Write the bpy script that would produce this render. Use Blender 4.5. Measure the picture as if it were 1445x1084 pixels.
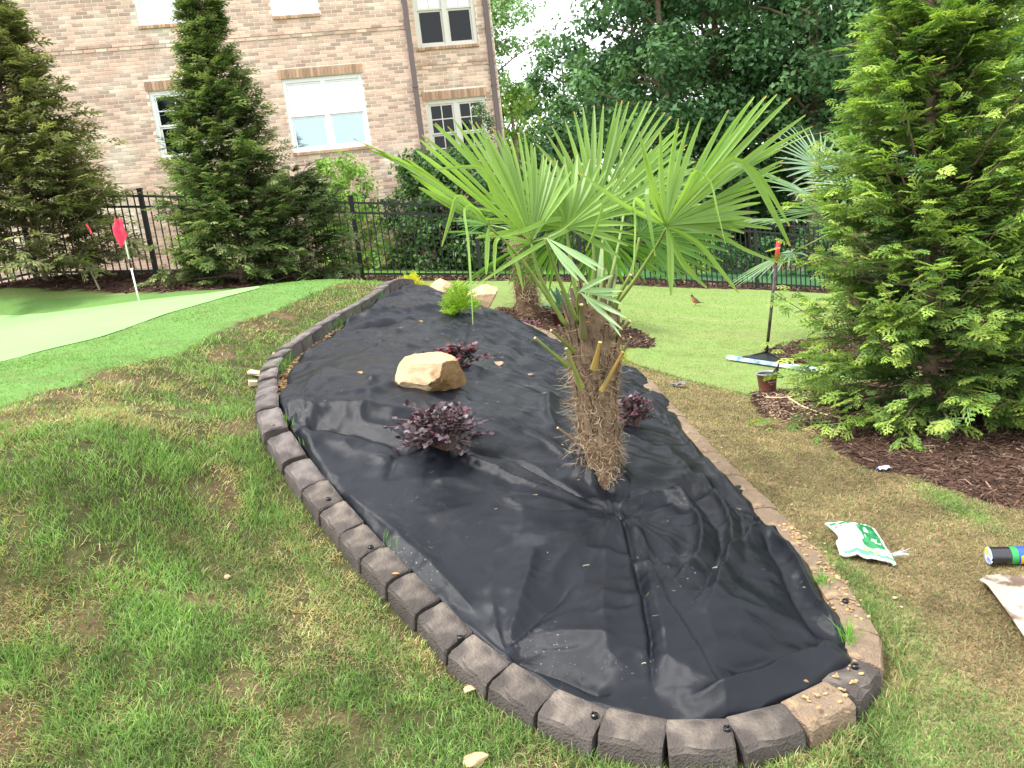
import bpy, math, random
import numpy as np
from mathutils import Vector, Matrix
random.seed(7); rng = np.random.default_rng(11)
S = bpy.context.scene
for o in list(bpy.data.objects): bpy.data.objects.remove(o)
COL = S.collection
# ------------------------------------------------------------------ camera
cd = bpy.data.cameras.new('camera'); cam = bpy.data.objects.new('camera', cd); COL.objects.link(cam)
PITCH, ROLL = math.radians(12.0), math.radians(6.5)
cF = Vector((0, math.cos(PITCH), -math.sin(PITCH))); cU0 = Vector((0, math.sin(PITCH), math.cos(PITCH))); cR0 = Vector((1, 0, 0))
cR = math.cos(ROLL)*cR0 - math.sin(ROLL)*cU0; cU = math.sin(ROLL)*cR0 + math.cos(ROLL)*cU0
M = Matrix((cR, cU, -cF)).transposed().to_4x4(); M.translation = (0, 0, 1.6)
cam.matrix_world = M
cd.sensor_width = 36; cd.lens = 36*1110/1445; cd.clip_start = .05; cd.clip_end = 2000
S.camera = cam
# ------------------------------------------------------------------ light
SUN_EL, SUN_AZ = math.radians(58), math.radians(-112)      # azimuth from +Y, clockwise
w = bpy.data.worlds.new('World'); S.world = w; w.use_nodes = True
nt = w.node_tree; nt.nodes.clear()
sky = nt.nodes.new('ShaderNodeTexSky'); sky.sky_type = 'NISHITA'; sky.sun_disc = False
sky.sun_elevation = SUN_EL; sky.sun_rotation = SUN_AZ; sky.dust_density = 4; sky.air_density = 1.0
hs = nt.nodes.new('ShaderNodeHueSaturation'); hs.inputs['Saturation'].default_value = .35
mxr = nt.nodes.new('ShaderNodeMixRGB'); mxr.inputs[2].default_value = (10.0, 10.3, 10.8, 1)   # thin bright cloud cover
cn = nt.nodes.new('ShaderNodeTexNoise'); cn.inputs['Scale'].default_value = 1.6; cn.inputs['Detail'].default_value = 5
cr = nt.nodes.new('ShaderNodeMapRange'); cr.inputs[1].default_value = .3; cr.inputs[2].default_value = .65; cr.inputs[3].default_value = .62; cr.inputs[4].default_value = .92
bg = nt.nodes.new('ShaderNodeBackground'); bg.inputs['Strength'].default_value = .11
wo = nt.nodes.new('ShaderNodeOutputWorld')
L = nt.links.new
L(sky.outputs[0], hs.inputs['Color']); L(hs.outputs[0], mxr.inputs[1]); L(cn.outputs[0], cr.inputs[0]); L(cr.outputs[0], mxr.inputs[0])
L(mxr.outputs[0], bg.inputs[0]); L(bg.outputs[0], wo.inputs[0])
sd = bpy.data.lights.new('sun', 'SUN'); sd.energy = 2.2; sd.angle = math.radians(12); sd.color = (1, .965, .91)
so = bpy.data.objects.new('sun', sd); COL.objects.link(so)
sdir = Vector((math.sin(SUN_AZ)*math.cos(SUN_EL), math.cos(SUN_AZ)*math.cos(SUN_EL), math.sin(SUN_EL)))
so.rotation_euler = sdir.to_track_quat('Z', 'Y').to_euler(); so.location = sdir*50
S.view_settings.view_transform = 'Standard'; S.view_settings.look = 'None'; S.view_settings.gamma = 1
S.view_settings.exposure = 1.32
S.render.engine = 'CYCLES'
S.cycles.max_bounces = 6; S.cycles.diffuse_bounces = 3; S.cycles.glossy_bounces = 2; S.cycles.transmission_bounces = 3; S.cycles.transparent_max_bounces = 4
# ------------------------------------------------------------------ measured world coordinates
TERRAIN_POINTS=[(-1.67,2.12,0.150),(-0.93,2.13,0.050),(-0.18,2.10,-0.030),(0.45,2.02,-0.050),(1.29,1.88,-0.050),(-0.01,2.29,0.000),(-0.37,2.58,0.100),(-0.81,3.19,0.300),(-1.14,3.62,0.480),(-1.53,4.50,0.680),(-1.73,5.48,0.800),(-1.68,6.63,0.920),(-1.20,8.32,1.020),(1.14,2.43,-0.050),(1.22,3.16,0.000),(1.15,4.60,0.050),(1.14,6.04,0.080),(1.00,7.29,0.120),(0.56,8.32,0.250),(0.06,9.08,0.400),(0.30,9.73,0.420),(-2.53,3.84,0.960),(-2.33,4.54,1.000),(-2.08,6.45,1.020),(-3.34,5.19,1.040),(-6.65,10.56,1.050),(-4.45,9.80,1.060),(-2.90,9.57,1.080),(-1.99,9.54,1.090),(-1.95,2.74,0.550),(-1.71,3.16,0.800),(-1.26,2.53,0.300),(-1.45,3.10,0.480),(0.35,3.58,0.280),(-0.48,4.51,0.620),(-0.35,6.77,0.750),(-0.39,3.45,0.380),(0.59,2.54,0.060),(0.64,3.17,0.100),(0.23,2.65,0.100),(-1.08,4.29,0.740),(2.10,6.38,-0.080),(2.69,7.69,-0.150),(2.77,4.46,-0.100),(2.02,3.12,-0.050),(1.48,3.31,-0.030),(1.92,11.30,0.050),(3.54,13.50,-0.147),(0.98,11.80,0.420),(-5.34,12.50,1.275),(-2.23,13.00,0.839),(-0.31,13.50,0.582),(1.95,14.20,0.221),(4.86,15.00,-0.284),(7.74,15.80,-0.782),(-7.15,11.50,1.391),(-0.65,10.80,0.715),(-14.00,3.00,1.000),(-14.00,12.00,1.200),(-9.00,12.20,1.250),(-8.00,1.00,0.600),(-3.50,0.50,0.200),(-8.00,-4.00,0.000),(0.00,0.50,-0.050),(0.00,-4.00,-0.050),(6.00,-4.00,-0.200),(6.00,1.00,-0.200),(12.00,3.00,-0.400),(12.00,12.00,-0.500),(8.00,8.00,-0.400),(-12.00,18.00,1.400),(-4.00,18.00,1.050),(1.00,18.00,0.550),(6.00,20.00,-0.400),(16.00,20.00,-1.000),(-12.00,30.00,1.400),(4.00,30.00,-0.500),(20.00,32.00,-1.500),(20.00,8.00,-0.800),(-20.00,5.00,1.200),(-20.00,25.00,1.500),(6.00,5.00,-0.300)]
EDGING_PATH=[(-1.092,7.735),(-1.183,7.016),(-1.341,6.470),(-1.478,5.760),(-1.545,5.297),(-1.514,4.867),(-1.332,4.180),(-1.227,3.883),(-1.111,3.708),(-0.959,3.493),(-0.814,3.278),(-0.663,3.046),(-0.516,2.847),(-0.388,2.678),(-0.245,2.490),(-0.083,2.327),(0.088,2.197),(0.251,2.112),(0.402,2.067),(0.559,2.059),(0.733,2.098),(0.902,2.190),(1.041,2.333),(1.122,2.499),(1.147,2.698),(1.159,2.993),(1.133,3.283),(1.117,3.619),(1.087,4.058),(1.077,4.720),(1.069,5.396),(1.072,6.204),(0.966,6.593),(0.782,7.019),(0.494,7.290),(0.262,7.899),(-0.011,8.695)]
FABRIC_LEFT=[(0.192,2.229),(0.065,2.307),(-0.057,2.395),(-0.132,2.478),(-0.247,2.612),(-0.367,2.791),(-0.515,2.976),(-0.685,3.216),(-0.846,3.481),(-1.021,3.764),(-1.131,3.918),(-1.222,4.145),(-1.393,4.845),(-1.444,5.469),(-1.369,5.846),(-1.211,6.544),(-1.091,7.264),(-1.060,7.666)]
FABRIC_RIGHT=[(0.327,2.170),(0.491,2.162),(0.626,2.167),(0.806,2.233),(0.996,2.356),(1.064,2.465),(1.076,2.658),(1.118,2.966),(1.079,3.178),(1.057,3.294),(1.083,3.390),(1.125,3.757),(1.128,4.352),(1.086,4.948),(1.112,5.727),(1.085,6.436),(0.892,6.502),(0.458,6.848),(0.302,7.302),(-0.047,7.391)]
FOLDS=[([(-1.098,3.924),(-0.947,3.997),(-0.618,3.987),(-0.328,3.986)],0.022,0.050),
([(-1.083,3.893),(-0.822,3.848),(-0.602,3.759),(-0.458,3.650)],-0.030,0.045),
([(-1.087,3.962),(-0.922,4.096),(-0.635,4.195)],0.012,0.050),
([(-1.083,3.891),(-1.020,3.749),(-0.884,3.503)],0.012,0.050),
([(-1.294,6.007),(-0.964,6.169),(-0.433,6.445)],-0.028,0.050),
([(-1.309,6.255),(-0.882,6.459),(-0.369,6.632)],0.020,0.060),
([(-1.180,6.962),(-0.720,7.383),(-0.326,7.157)],0.018,0.050),
([(-1.076,7.398),(-0.796,8.295),(-0.518,8.375)],-0.018,0.050),
([(-0.508,3.817),(-0.596,3.665),(-0.624,3.458)],-0.018,0.060),
([(-0.321,3.606),(-0.156,3.507),(0.062,3.377),(0.303,3.293)],0.028,0.050),
([(-0.449,3.428),(-0.255,3.410),(0.047,3.198),(0.363,3.242)],0.012,0.090),
([(-0.288,3.699),(-0.052,3.619),(0.167,3.471),(0.335,3.298)],-0.034,0.035),
([(-0.255,3.999),(-0.039,3.927),(0.163,3.777),(0.249,3.609)],0.020,0.050),
([(-0.258,4.213),(0.050,4.302),(0.281,4.272)],-0.020,0.045),
([(-0.273,4.803),(-0.013,4.937),(0.299,4.974)],0.015,0.060),
([(-0.640,4.249),(-0.726,4.346),(-0.791,4.241)],0.020,0.040),
([(-0.279,6.273),(-0.078,6.921),(0.286,7.001)],0.015,0.050),
([(-0.278,6.179),(0.023,6.231),(0.236,6.149)],0.014,0.040),
([(-0.278,6.128),(-0.297,5.684),(-0.378,5.190)],-0.012,0.040),
([(-0.630,6.124),(-0.786,5.508),(-1.008,5.050)],0.012,0.070),
([(-1.350,5.141),(-1.028,4.296),(-0.921,4.084)],0.012,0.070),
([(0.398,3.268),(0.402,2.909),(0.372,2.488),(0.333,2.189)],-0.020,0.017),
([(0.424,3.274),(0.442,2.969),(0.429,2.555),(0.401,2.249)],0.013,0.045),
([(0.382,3.248),(0.303,2.905),(0.225,2.577),(0.223,2.277)],0.012,0.080),
([(0.402,3.291),(0.310,3.338),(0.255,3.399)],0.020,0.030),
([(0.412,3.278),(0.526,3.400),(0.680,3.444),(0.728,3.309)],0.030,0.035),
([(0.420,3.251),(0.526,3.245),(0.649,3.179)],-0.020,0.030),
([(0.670,3.542),(0.736,3.342),(0.729,3.080),(0.591,2.763),(0.453,2.628)],0.030,0.040),
([(0.762,3.649),(0.811,3.326),(0.787,3.024),(0.634,2.674),(0.493,2.475)],-0.022,0.040),
([(0.881,3.778),(0.900,3.411),(0.833,3.030),(0.661,2.628),(0.524,2.409)],0.028,0.035),
([(0.916,3.708),(0.946,3.348),(0.859,2.973),(0.714,2.633)],-0.018,0.035),
([(0.783,4.151),(0.854,3.605),(0.936,3.315),(0.942,2.977)],0.018,0.050),
([(1.068,4.972),(1.032,4.002),(1.063,3.512)],-0.025,0.040),
([(0.947,5.050),(0.954,4.139),(1.016,3.578),(1.066,3.369)],0.018,0.040),
([(1.062,3.312),(0.828,2.963),(0.559,2.538),(0.457,2.482)],0.020,0.050),
([(1.060,3.288),(1.067,2.984),(1.049,2.626),(1.021,2.441)],0.030,0.045),
([(1.019,3.233),(0.975,2.815),(0.956,2.492),(0.945,2.376)],-0.020,0.050),
([(1.013,2.395),(0.808,2.298),(0.594,2.210),(0.409,2.190)],0.035,0.040),
([(0.916,2.392),(0.723,2.320),(0.549,2.285)],-0.020,0.050),
([(-0.133,2.499),(-0.047,2.723),(0.030,2.991)],0.018,0.050),
([(-0.133,2.488),(0.025,2.628),(0.174,2.776)],-0.018,0.050),
([(-0.133,2.485),(0.063,2.505),(0.271,2.415)],0.016,0.050),
([(-0.129,2.472),(0.048,2.374),(0.218,2.249)],-0.030,0.030),
([(-0.844,3.452),(-0.624,3.200),(-0.370,2.862),(-0.184,2.598)],0.020,0.050),
([(0.784,5.472),(0.907,4.859),(0.982,4.601)],-0.020,0.040),
([(0.434,5.946),(0.296,6.225),(0.117,5.914)],0.018,0.040),
([(0.977,6.000),(0.669,5.362),(0.321,4.712)],0.015,0.050),
([(0.236,4.715),(0.178,4.193),(0.213,3.933)],0.018,0.030)]
SEAM=[(0.392,3.228),(0.476,3.144),(0.463,2.792),(0.469,2.580),(0.517,2.378),(0.548,2.190)]
FRONDS={'B':((0.451,3.700,1.539),[(-0.006,3.450,1.542),(0.018,3.500,1.645),(0.110,3.550,1.709),(0.140,3.600,1.769),(0.234,3.650,1.911),(0.308,3.700,1.976),(0.381,3.750,2.023),(0.487,3.800,2.055),(0.565,3.800,2.075),(0.645,3.850,2.083),(0.718,3.850,2.075),(0.787,3.900,2.068),(0.846,3.900,2.049),(0.887,3.900,2.009),(0.936,3.900,1.936),(0.953,3.900,1.879),(0.960,3.900,1.832),(0.997,3.850,1.752),(0.996,3.800,1.671),(0.960,3.750,1.567)],30),
'C':((0.153,3.450,1.479),[(-0.261,3.200,1.911),(-0.230,3.200,1.976),(-0.188,3.250,2.007),(-0.114,3.300,2.013),(-0.058,3.350,2.013),(-0.005,3.400,2.008),(0.056,3.450,1.970),(0.112,3.500,1.960),(0.158,3.500,1.958),(0.214,3.550,1.916),(0.245,3.550,1.859),(0.288,3.550,1.831),(0.338,3.550,1.795),(0.382,3.500,1.731)],22),
'A':((0.685,3.200,1.492),[(0.586,3.100,1.851),(0.753,3.200,1.896),(0.859,3.250,1.912),(1.063,3.300,1.956),(1.124,3.300,1.976),(1.210,3.300,1.978),(1.337,3.300,1.839),(1.330,3.350,1.806),(1.236,3.400,1.796),(1.232,3.400,1.705),(1.249,3.400,1.685),(1.174,3.400,1.615),(1.147,3.400,1.536),(1.077,3.350,1.488),(0.980,3.300,1.420)],21),
'D':((-0.020,3.300,1.572),[(-0.458,2.950,1.957),(-0.429,3.000,1.914),(-0.371,3.000,1.895),(-0.315,3.050,1.875),(-0.270,3.100,1.751)],9),
'G':((0.351,3.900,1.502),[(-0.196,3.600,1.335),(-0.103,3.700,1.313),(-0.025,3.800,1.320),(0.055,3.900,1.283),(0.147,4.000,1.239),(0.248,4.100,1.208)],12),
'F':((0.533,4.000,1.445),[(0.348,4.200,1.180),(0.477,4.300,1.137),(0.627,4.350,1.154),(0.764,4.400,1.174),(0.902,4.400,1.159),(1.023,4.400,1.185),(1.127,4.400,1.252),(1.216,4.350,1.321),(1.302,4.300,1.401),(1.314,4.200,1.481)],20),
'H':((0.666,4.100,1.553),[(0.421,4.300,1.839),(0.544,4.350,1.884),(0.706,4.400,1.907),(0.858,4.400,1.890),(1.008,4.400,1.837),(1.157,4.400,1.746),(1.239,4.300,1.639),(1.241,4.200,1.526)],14),
'J':((0.320,3.550,1.520),[(-0.093,3.500,1.542),(-0.065,3.500,1.675),(0.016,3.550,1.759),(0.127,3.600,1.819),(0.247,3.600,1.848),(0.378,3.650,1.850),(0.491,3.650,1.801),(0.581,3.650,1.723),(0.627,3.600,1.601),(0.621,3.550,1.477),(0.553,3.500,1.371)],24),
'K':((0.665,3.700,1.447),[(0.561,3.800,1.687),(0.692,3.850,1.747),(0.838,3.900,1.747),(0.972,3.900,1.699),(1.080,3.900,1.607),(1.135,3.850,1.492),(1.128,3.800,1.373),(1.054,3.750,1.282),(0.936,3.700,1.225),(0.796,3.650,1.212)],22),
'E':((0.323,3.300,1.261),[(0.451,3.150,1.340),(0.473,3.100,1.254),(0.438,3.120,1.239),(0.492,3.100,1.184),(0.458,3.100,1.140),(0.448,3.120,1.090)],7),
'I':((0.204,3.250,1.499),[(0.404,3.100,1.374),(0.379,3.100,1.340),(0.311,3.100,1.306),(0.282,3.150,1.325)],5)}
BENT=[('A',[(0.685,3.200,1.492),(0.811,3.100,1.632),(0.906,3.000,1.710),(0.970,2.980,1.653),(1.043,2.980,1.503),(1.107,3.000,1.372)],0.022),
('A',[(0.685,3.200,1.492),(0.824,3.100,1.623),(0.927,3.020,1.693),(1.017,3.020,1.624),(1.122,3.040,1.445)],0.017),
('A',[(0.685,3.200,1.492),(0.741,3.100,1.605),(0.777,3.030,1.685),(0.820,3.000,1.637),(0.838,3.000,1.539),(0.868,3.020,1.404)],0.018),
('A',[(0.685,3.200,1.492),(0.629,3.100,1.577),(0.582,3.020,1.639),(0.577,3.000,1.555),(0.585,3.000,1.476),(0.594,3.010,1.392)],0.018),
('A',[(0.685,3.200,1.492),(0.600,3.100,1.559),(0.534,3.020,1.605),(0.527,3.000,1.522),(0.517,3.000,1.431),(0.505,3.010,1.332)],0.019),
('A',[(0.685,3.200,1.492),(0.555,3.080,1.559),(0.434,3.000,1.626),(0.400,2.980,1.575),(0.370,3.000,1.505),(0.334,3.020,1.440)],0.012),
('A',[(0.685,3.200,1.492),(0.515,3.000,1.573),(0.401,2.900,1.654),(0.326,2.880,1.719)],0.016),
('A',[(0.685,3.200,1.492),(0.633,3.100,1.604),(0.585,3.000,1.722),(0.564,2.980,1.841)],0.014),
('A',[(0.685,3.200,1.492),(0.695,3.200,1.417),(0.691,3.200,1.318),(0.686,3.200,1.212)],0.020),
('A',[(0.685,3.200,1.492),(0.745,3.250,1.352),(0.811,3.300,1.269),(0.859,3.300,1.216)],0.018),
('A',[(0.685,3.200,1.492),(0.834,3.300,1.399),(0.930,3.350,1.282),(1.022,3.400,1.164)],0.018),
('A',[(0.685,3.200,1.492),(0.882,3.300,1.451),(1.040,3.350,1.353),(1.218,3.400,1.267)],0.014),
('A',[(0.685,3.200,1.492),(0.913,3.300,1.491),(1.044,3.300,1.454),(1.144,3.300,1.428)],0.018),
('A',[(0.685,3.200,1.492),(0.824,3.300,1.478),(0.941,3.300,1.459),(1.028,3.300,1.423)],0.018),
('C',[(0.153,3.450,1.479),(0.021,3.250,1.675),(-0.019,3.150,1.785),(-0.101,3.100,1.801),(-0.195,3.050,1.801)],0.014),
('D',[(-0.020,3.300,1.572),(-0.087,3.150,1.658),(-0.128,3.100,1.693),(-0.161,3.100,1.625),(-0.211,3.100,1.514)],0.016),
('D',[(-0.020,3.300,1.572),(-0.067,3.150,1.639),(-0.106,3.080,1.645),(-0.106,3.050,1.526),(-0.115,3.050,1.364),(-0.126,3.060,1.204)],0.017),
('D',[(-0.020,3.300,1.572),(-0.033,3.300,1.510),(-0.045,3.300,1.439),(-0.055,3.300,1.375)],0.014),
('C',[(0.153,3.450,1.479),(0.018,3.400,1.517),(-0.011,3.400,1.445),(-0.022,3.400,1.350)],0.012),
('C',[(0.153,3.450,1.479),(0.054,3.400,1.483),(0.080,3.400,1.390),(0.093,3.400,1.282)],0.012),
('B',[(0.451,3.700,1.539),(0.283,3.500,1.500),(0.081,3.300,1.425),(-0.086,3.200,1.349)],0.014),
('B',[(0.451,3.700,1.539),(0.258,3.500,1.564),(0.124,3.350,1.535),(0.003,3.300,1.521)],0.016),
('C',[(0.153,3.450,1.479),(0.276,3.400,1.518),(0.367,3.350,1.581),(0.459,3.300,1.653)],0.012),
('F',[(0.533,4.000,1.445),(0.505,3.950,1.362),(0.476,3.900,1.263),(0.444,3.850,1.131)],0.030),
('F',[(0.533,4.000,1.445),(0.556,3.950,1.374),(0.561,3.900,1.271),(0.521,3.850,1.140)],0.026)]
STALKS={'J':[(0.319,3.550,1.510),(0.323,3.560,1.337),(0.354,3.570,1.107)],
'K':[(0.664,3.700,1.437),(0.605,3.660,1.282),(0.469,3.600,1.106)],
'C':[(0.152,3.450,1.470),(0.176,3.480,1.327),(0.264,3.550,1.103)],
'B':[(0.450,3.700,1.529),(0.438,3.650,1.351),(0.392,3.600,1.131)],
'A':[(0.685,3.200,1.483),(0.666,3.350,1.401),(0.557,3.500,1.220),(0.452,3.580,1.094)],
'D':[(-0.021,3.300,1.567),(0.098,3.400,1.418),(0.276,3.520,1.089)],
'E':[(0.323,3.300,1.256),(0.321,3.400,1.194),(0.346,3.520,1.081)],
'F':[(0.533,4.000,1.434),(0.484,3.750,1.273),(0.430,3.620,1.125)],
'G':[(0.350,3.900,1.491),(0.350,3.750,1.288),(0.381,3.620,1.130)],
'H':[(0.665,4.100,1.539),(0.567,3.800,1.362),(0.453,3.620,1.122)],
'I':[(0.203,3.250,1.494),(0.242,3.380,1.342),(0.325,3.520,1.100)]}
STUBS=[([(0.121,3.350,1.078),(0.241,3.480,0.931)],0.012,'g'),
([(0.198,3.420,1.093),(0.284,3.500,0.988)],0.012,'y'),
([(0.252,3.380,1.011),(0.301,3.430,0.842)],0.015,'y'),
([(0.402,3.380,1.022),(0.373,3.420,0.914)],0.017,'o'),
([(0.503,3.420,0.960),(0.412,3.450,0.809)],0.013,'o'),
([(0.181,3.400,0.654),(0.244,3.420,0.588)],0.011,'b'),
([(0.561,3.400,1.296),(0.477,3.550,1.128)],0.013,'g'),
([(0.550,3.450,1.090),(0.469,3.520,1.009)],0.014,'d'),
([(0.543,3.420,1.022),(0.503,3.440,0.953)],0.009,'d'),
([(0.337,3.400,1.192),(0.340,3.460,1.058)],0.020,'d')]
PALM_BASE=(0.371,3.607,0.275)
ROCK=(-0.460,4.407,0.658)
SHRUB_FRONT=(-0.392,3.903,0.554)
SHRUB_BACK=(-0.436,5.391,0.657)
SHRUB_RIGHT=(0.661,4.385,0.269)
GOLD=(-0.352,6.569,0.777)
CONE_A=(2.845,5.206,-0.131)
CONE_B=(3.523,5.020,-0.161)
STAKES=[(-1.161,3.902),(-1.514,5.762),(-0.842,3.403),(-0.631,3.052),(-0.255,2.558),(0.144,2.194),(0.516,2.086),(1.009,2.284),(1.084,2.677),(-1.345,6.490)]

TP = np.array(TERRAIN_POINTS)
def _solve(P):
    n = len(P); d = np.hypot(P[:, None, 0]-P[None, :, 0], P[:, None, 1]-P[None, :, 1])
    K = np.where(d > 0, d*d*np.log(d+1e-12), 0)+3e-3*np.eye(n)
    A = np.zeros((n+3, n+3)); A[:n, :n] = K; A[:n, n] = 1; A[:n, n+1:] = P[:, :2]; A[n, :n] = 1; A[n+1:, :n] = P[:, :2].T
    return np.linalg.solve(A, np.r_[P[:, 2], 0, 0, 0])
TW = _solve(TP)
def H(x, y):
    x = np.asarray(x, float); y = np.asarray(y, float)
    s = TW[-3]+TW[-2]*x+TW[-1]*y
    for i in range(len(TP)):
        d2 = (x-TP[i, 0])**2+(y-TP[i, 1])**2
        s = s+TW[i]*.5*d2*np.log(d2+1e-12)
    r = np.hypot(x-1, y-10); k = np.clip((r-22)/14, 0, 1); k = k*k*(3-2*k)
    return s*(1-k)+(-.4)*k
def Hf(x, y): return float(H(x, y))
# value noise in numpy
_perm = rng.random((256, 256))
def vnoise(x, y, sc=1.0, seed=0):
    x = np.asarray(x)*sc+seed*17.3; y = np.asarray(y)*sc+seed*9.1
    xi = np.floor(x).astype(int); yi = np.floor(y).astype(int); fx = x-xi; fy = y-yi
    fx = fx*fx*(3-2*fx); fy = fy*fy*(3-2*fy)
    g = lambda a, b: _perm[a % 256, b % 256]
    return (g(xi, yi)*(1-fx)+g(xi+1, yi)*fx)*(1-fy)+(g(xi, yi+1)*(1-fx)+g(xi+1, yi+1)*fx)*fy
def fbm(x, y, sc=1.0, seed=0, oc=4):
    s = 0; a = .5
    for i in range(oc): s = s+a*vnoise(x, y, sc*2**i, seed+i*3); a *= .5
    return s/(1-.5**oc)
def inpoly(x, y, poly):
    x = np.asarray(x); y = np.asarray(y); c = np.zeros(x.shape, bool); n = len(poly)
    for i in range(n):
        x1, y1 = poly[i]; x2, y2 = poly[(i+1) % n]
        if y1 == y2: continue
        c ^= ((y1 > y) != (y2 > y)) & (x < (x2-x1)*(y-y1)/(y2-y1)+x1)
    return c
def polydist(x, y, pl, closed=False):
    """distance to a polyline, signed side and running parameter"""
    best = np.full(np.shape(x), 1e9); par = np.zeros(np.shape(x)); sg = np.ones(np.shape(x))
    pts = list(pl)+([pl[0]] if closed else []); tot = sum(math.dist(pts[i], pts[i+1]) for i in range(len(pts)-1)); acc = 0
    for i in range(len(pts)-1):
        ax, ay = pts[i][:2]; bx, by = pts[i+1][:2]; dx, dy = bx-ax, by-ay; l = math.hypot(dx, dy)+1e-9
        t = np.clip(((x-ax)*dx+(y-ay)*dy)/(l*l), 0, 1); d = np.hypot(x-ax-t*dx, y-ay-t*dy); m = d < best
        best = np.where(m, d, best); par = np.where(m, (acc+t*l)/tot, par); sg = np.where(m, np.sign((x-ax)*dy-(y-ay)*dx), sg); acc += l
    return best, sg, par
sm = lambda x, a, b: (lambda t: t*t*(3-2*t))(np.clip((x-a)/(b-a), 0, 1))
# ------------------------------------------------------------------ object helpers
def props(o, label=None, cat=None, group=None, kind=None):
    if label: o['label'] = label
    if cat: o['category'] = cat
    if group: o['group'] = group
    if kind: o['kind'] = kind
    return o
def thing(name, loc, label, cat, group=None, rz=0):
    o = bpy.data.objects.new(name, None); o.empty_display_size = .1; COL.objects.link(o); o.location = loc; o.rotation_euler = (0, 0, rz)
    return props(o, label, cat, group)
def wloc(p):
    v = Vector((0, 0, 0))
    while p is not None: v += Vector(p.location); p = p.parent
    return v
def mk(name, V, Fs, mat, parent=None, col=None, smooth=False, local=False, mi=None, origin=None):
    """mesh from arrays. V (n,3) in world space (or the parent's space when local); Fs: one array or a list of (m,k) arrays"""
    V = np.array(V, float).reshape(-1, 3)
    if parent is not None and not local: V = V-np.array(wloc(parent))
    if parent is None and origin is not None: V = V-np.array(origin)
    if not isinstance(Fs, list): Fs = [Fs]
    Fs = [np.asarray(f, int) for f in Fs if len(f)]
    me = bpy.data.meshes.new(name); me.vertices.add(len(V)); me.vertices.foreach_set('co', V.astype(np.float32).ravel())
    tot = np.concatenate([np.full(len(f), f.shape[1]) for f in Fs]); idx = np.concatenate([f.ravel() for f in Fs])
    me.loops.add(len(idx)); me.loops.foreach_set('vertex_index', idx.astype(np.int32))
    me.polygons.add(len(tot)); st = np.r_[0, np.cumsum(tot)[:-1]]
    me.polygons.foreach_set('loop_start', st.astype(np.int32)); me.polygons.foreach_set('loop_total', tot.astype(np.int32))
    me.polygons.foreach_set('use_smooth', np.full(len(tot), bool(smooth)))
    mats = mat if isinstance(mat, (list, tuple)) else [mat]
    for m in mats: me.materials.append(m)
    if mi is not None: me.polygons.foreach_set('material_index', np.asarray(mi, np.int32))
    if col is not None:
        a = me.color_attributes.new('Col', 'FLOAT_COLOR', 'POINT'); c = np.ones((len(V), 4), np.float32); c[:, :np.shape(col)[1]] = col
        a.data.foreach_set('color', c.ravel())
    me.update(calc_edges=True); me.validate()
    o = bpy.data.objects.new(name, me); COL.objects.link(o)
    if parent is not None: o.parent = parent
    elif origin is not None: o.location = origin
    return o
def dupe(o, loc, parent=None, rot=None, scale=None):
    c = o.copy(); COL.objects.link(c); c.parent = parent; c.location = loc
    if rot is not None: c.rotation_euler = rot
    if scale is not None: c.scale = scale
    return c
class MB:
    def __init__(s): s.v = []; s.f = {}; s.n = 0; s.c = []
    def add(s, V, F, col=None):
        V = np.asarray(V, float).reshape(-1, 3)
        for f in F: s.f.setdefault(len(f), []).append([i+s.n for i in f])
        s.v.append(V); s.n += len(V)
        s.c.append(np.tile(col if col is not None else (1, 1, 1), (len(V), 1)))
        return s
    def box(s, x0, y0, z0, x1, y1, z1, col=None):
        V = [(x0, y0, z0), (x1, y0, z0), (x1, y1, z0), (x0, y1, z0), (x0, y0, z1), (x1, y0, z1), (x1, y1, z1), (x0, y1, z1)]
        return s.add(V, [(0, 3, 2, 1), (4, 5, 6, 7), (0, 1, 5, 4), (1, 2, 6, 5), (2, 3, 7, 6), (3, 0, 4, 7)], col)
    def tube(s, pts, rad, n=8, cap=True, col=None):
        pts = [Vector(p) for p in pts]; m = len(pts); rad = rad if hasattr(rad, '__len__') else [rad]*m
        V = []; up = None
        for i, p in enumerate(pts):
            t = (pts[min(i+1, m-1)]-pts[max(i-1, 0)]).normalized()
            if up is None: up = t.orthogonal().normalized()
            up = (up-t*up.dot(t)).normalized(); sd_ = t.cross(up)
            for k in range(n):
                a = 2*math.pi*k/n; V.append(p+(up*math.cos(a)+sd_*math.sin(a))*rad[i])
        F = [(i*n+k, i*n+(k+1) % n, (i+1)*n+(k+1) % n, (i+1)*n+k) for i in range(m-1) for k in range(n)]
        if cap: F += [tuple(range(n))[::-1], tuple((m-1)*n+k for k in range(n))]
        return s.add(V, F, col)
    def lathe(s, prof, c=(0, 0, 0), n=20, col=None):
        V = [(c[0]+r*math.cos(2*math.pi*k/n), c[1]+r*math.sin(2*math.pi*k/n), c[2]+z) for r, z in prof for k in range(n)]
        F = [(i*n+k, i*n+(k+1) % n, (i+1)*n+(k+1) % n, (i+1)*n+k) for i in range(len(prof)-1) for k in range(n)]
        return s.add(V, F, col)
    def build(s, name, mat, parent=None, colors=False, smooth=False, local=False, origin=None):
        return mk(name, np.concatenate(s.v), [np.array(f) for f in s.f.values()], mat, parent, np.concatenate(s.c) if colors else None, smooth, local, origin=origin)
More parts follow.
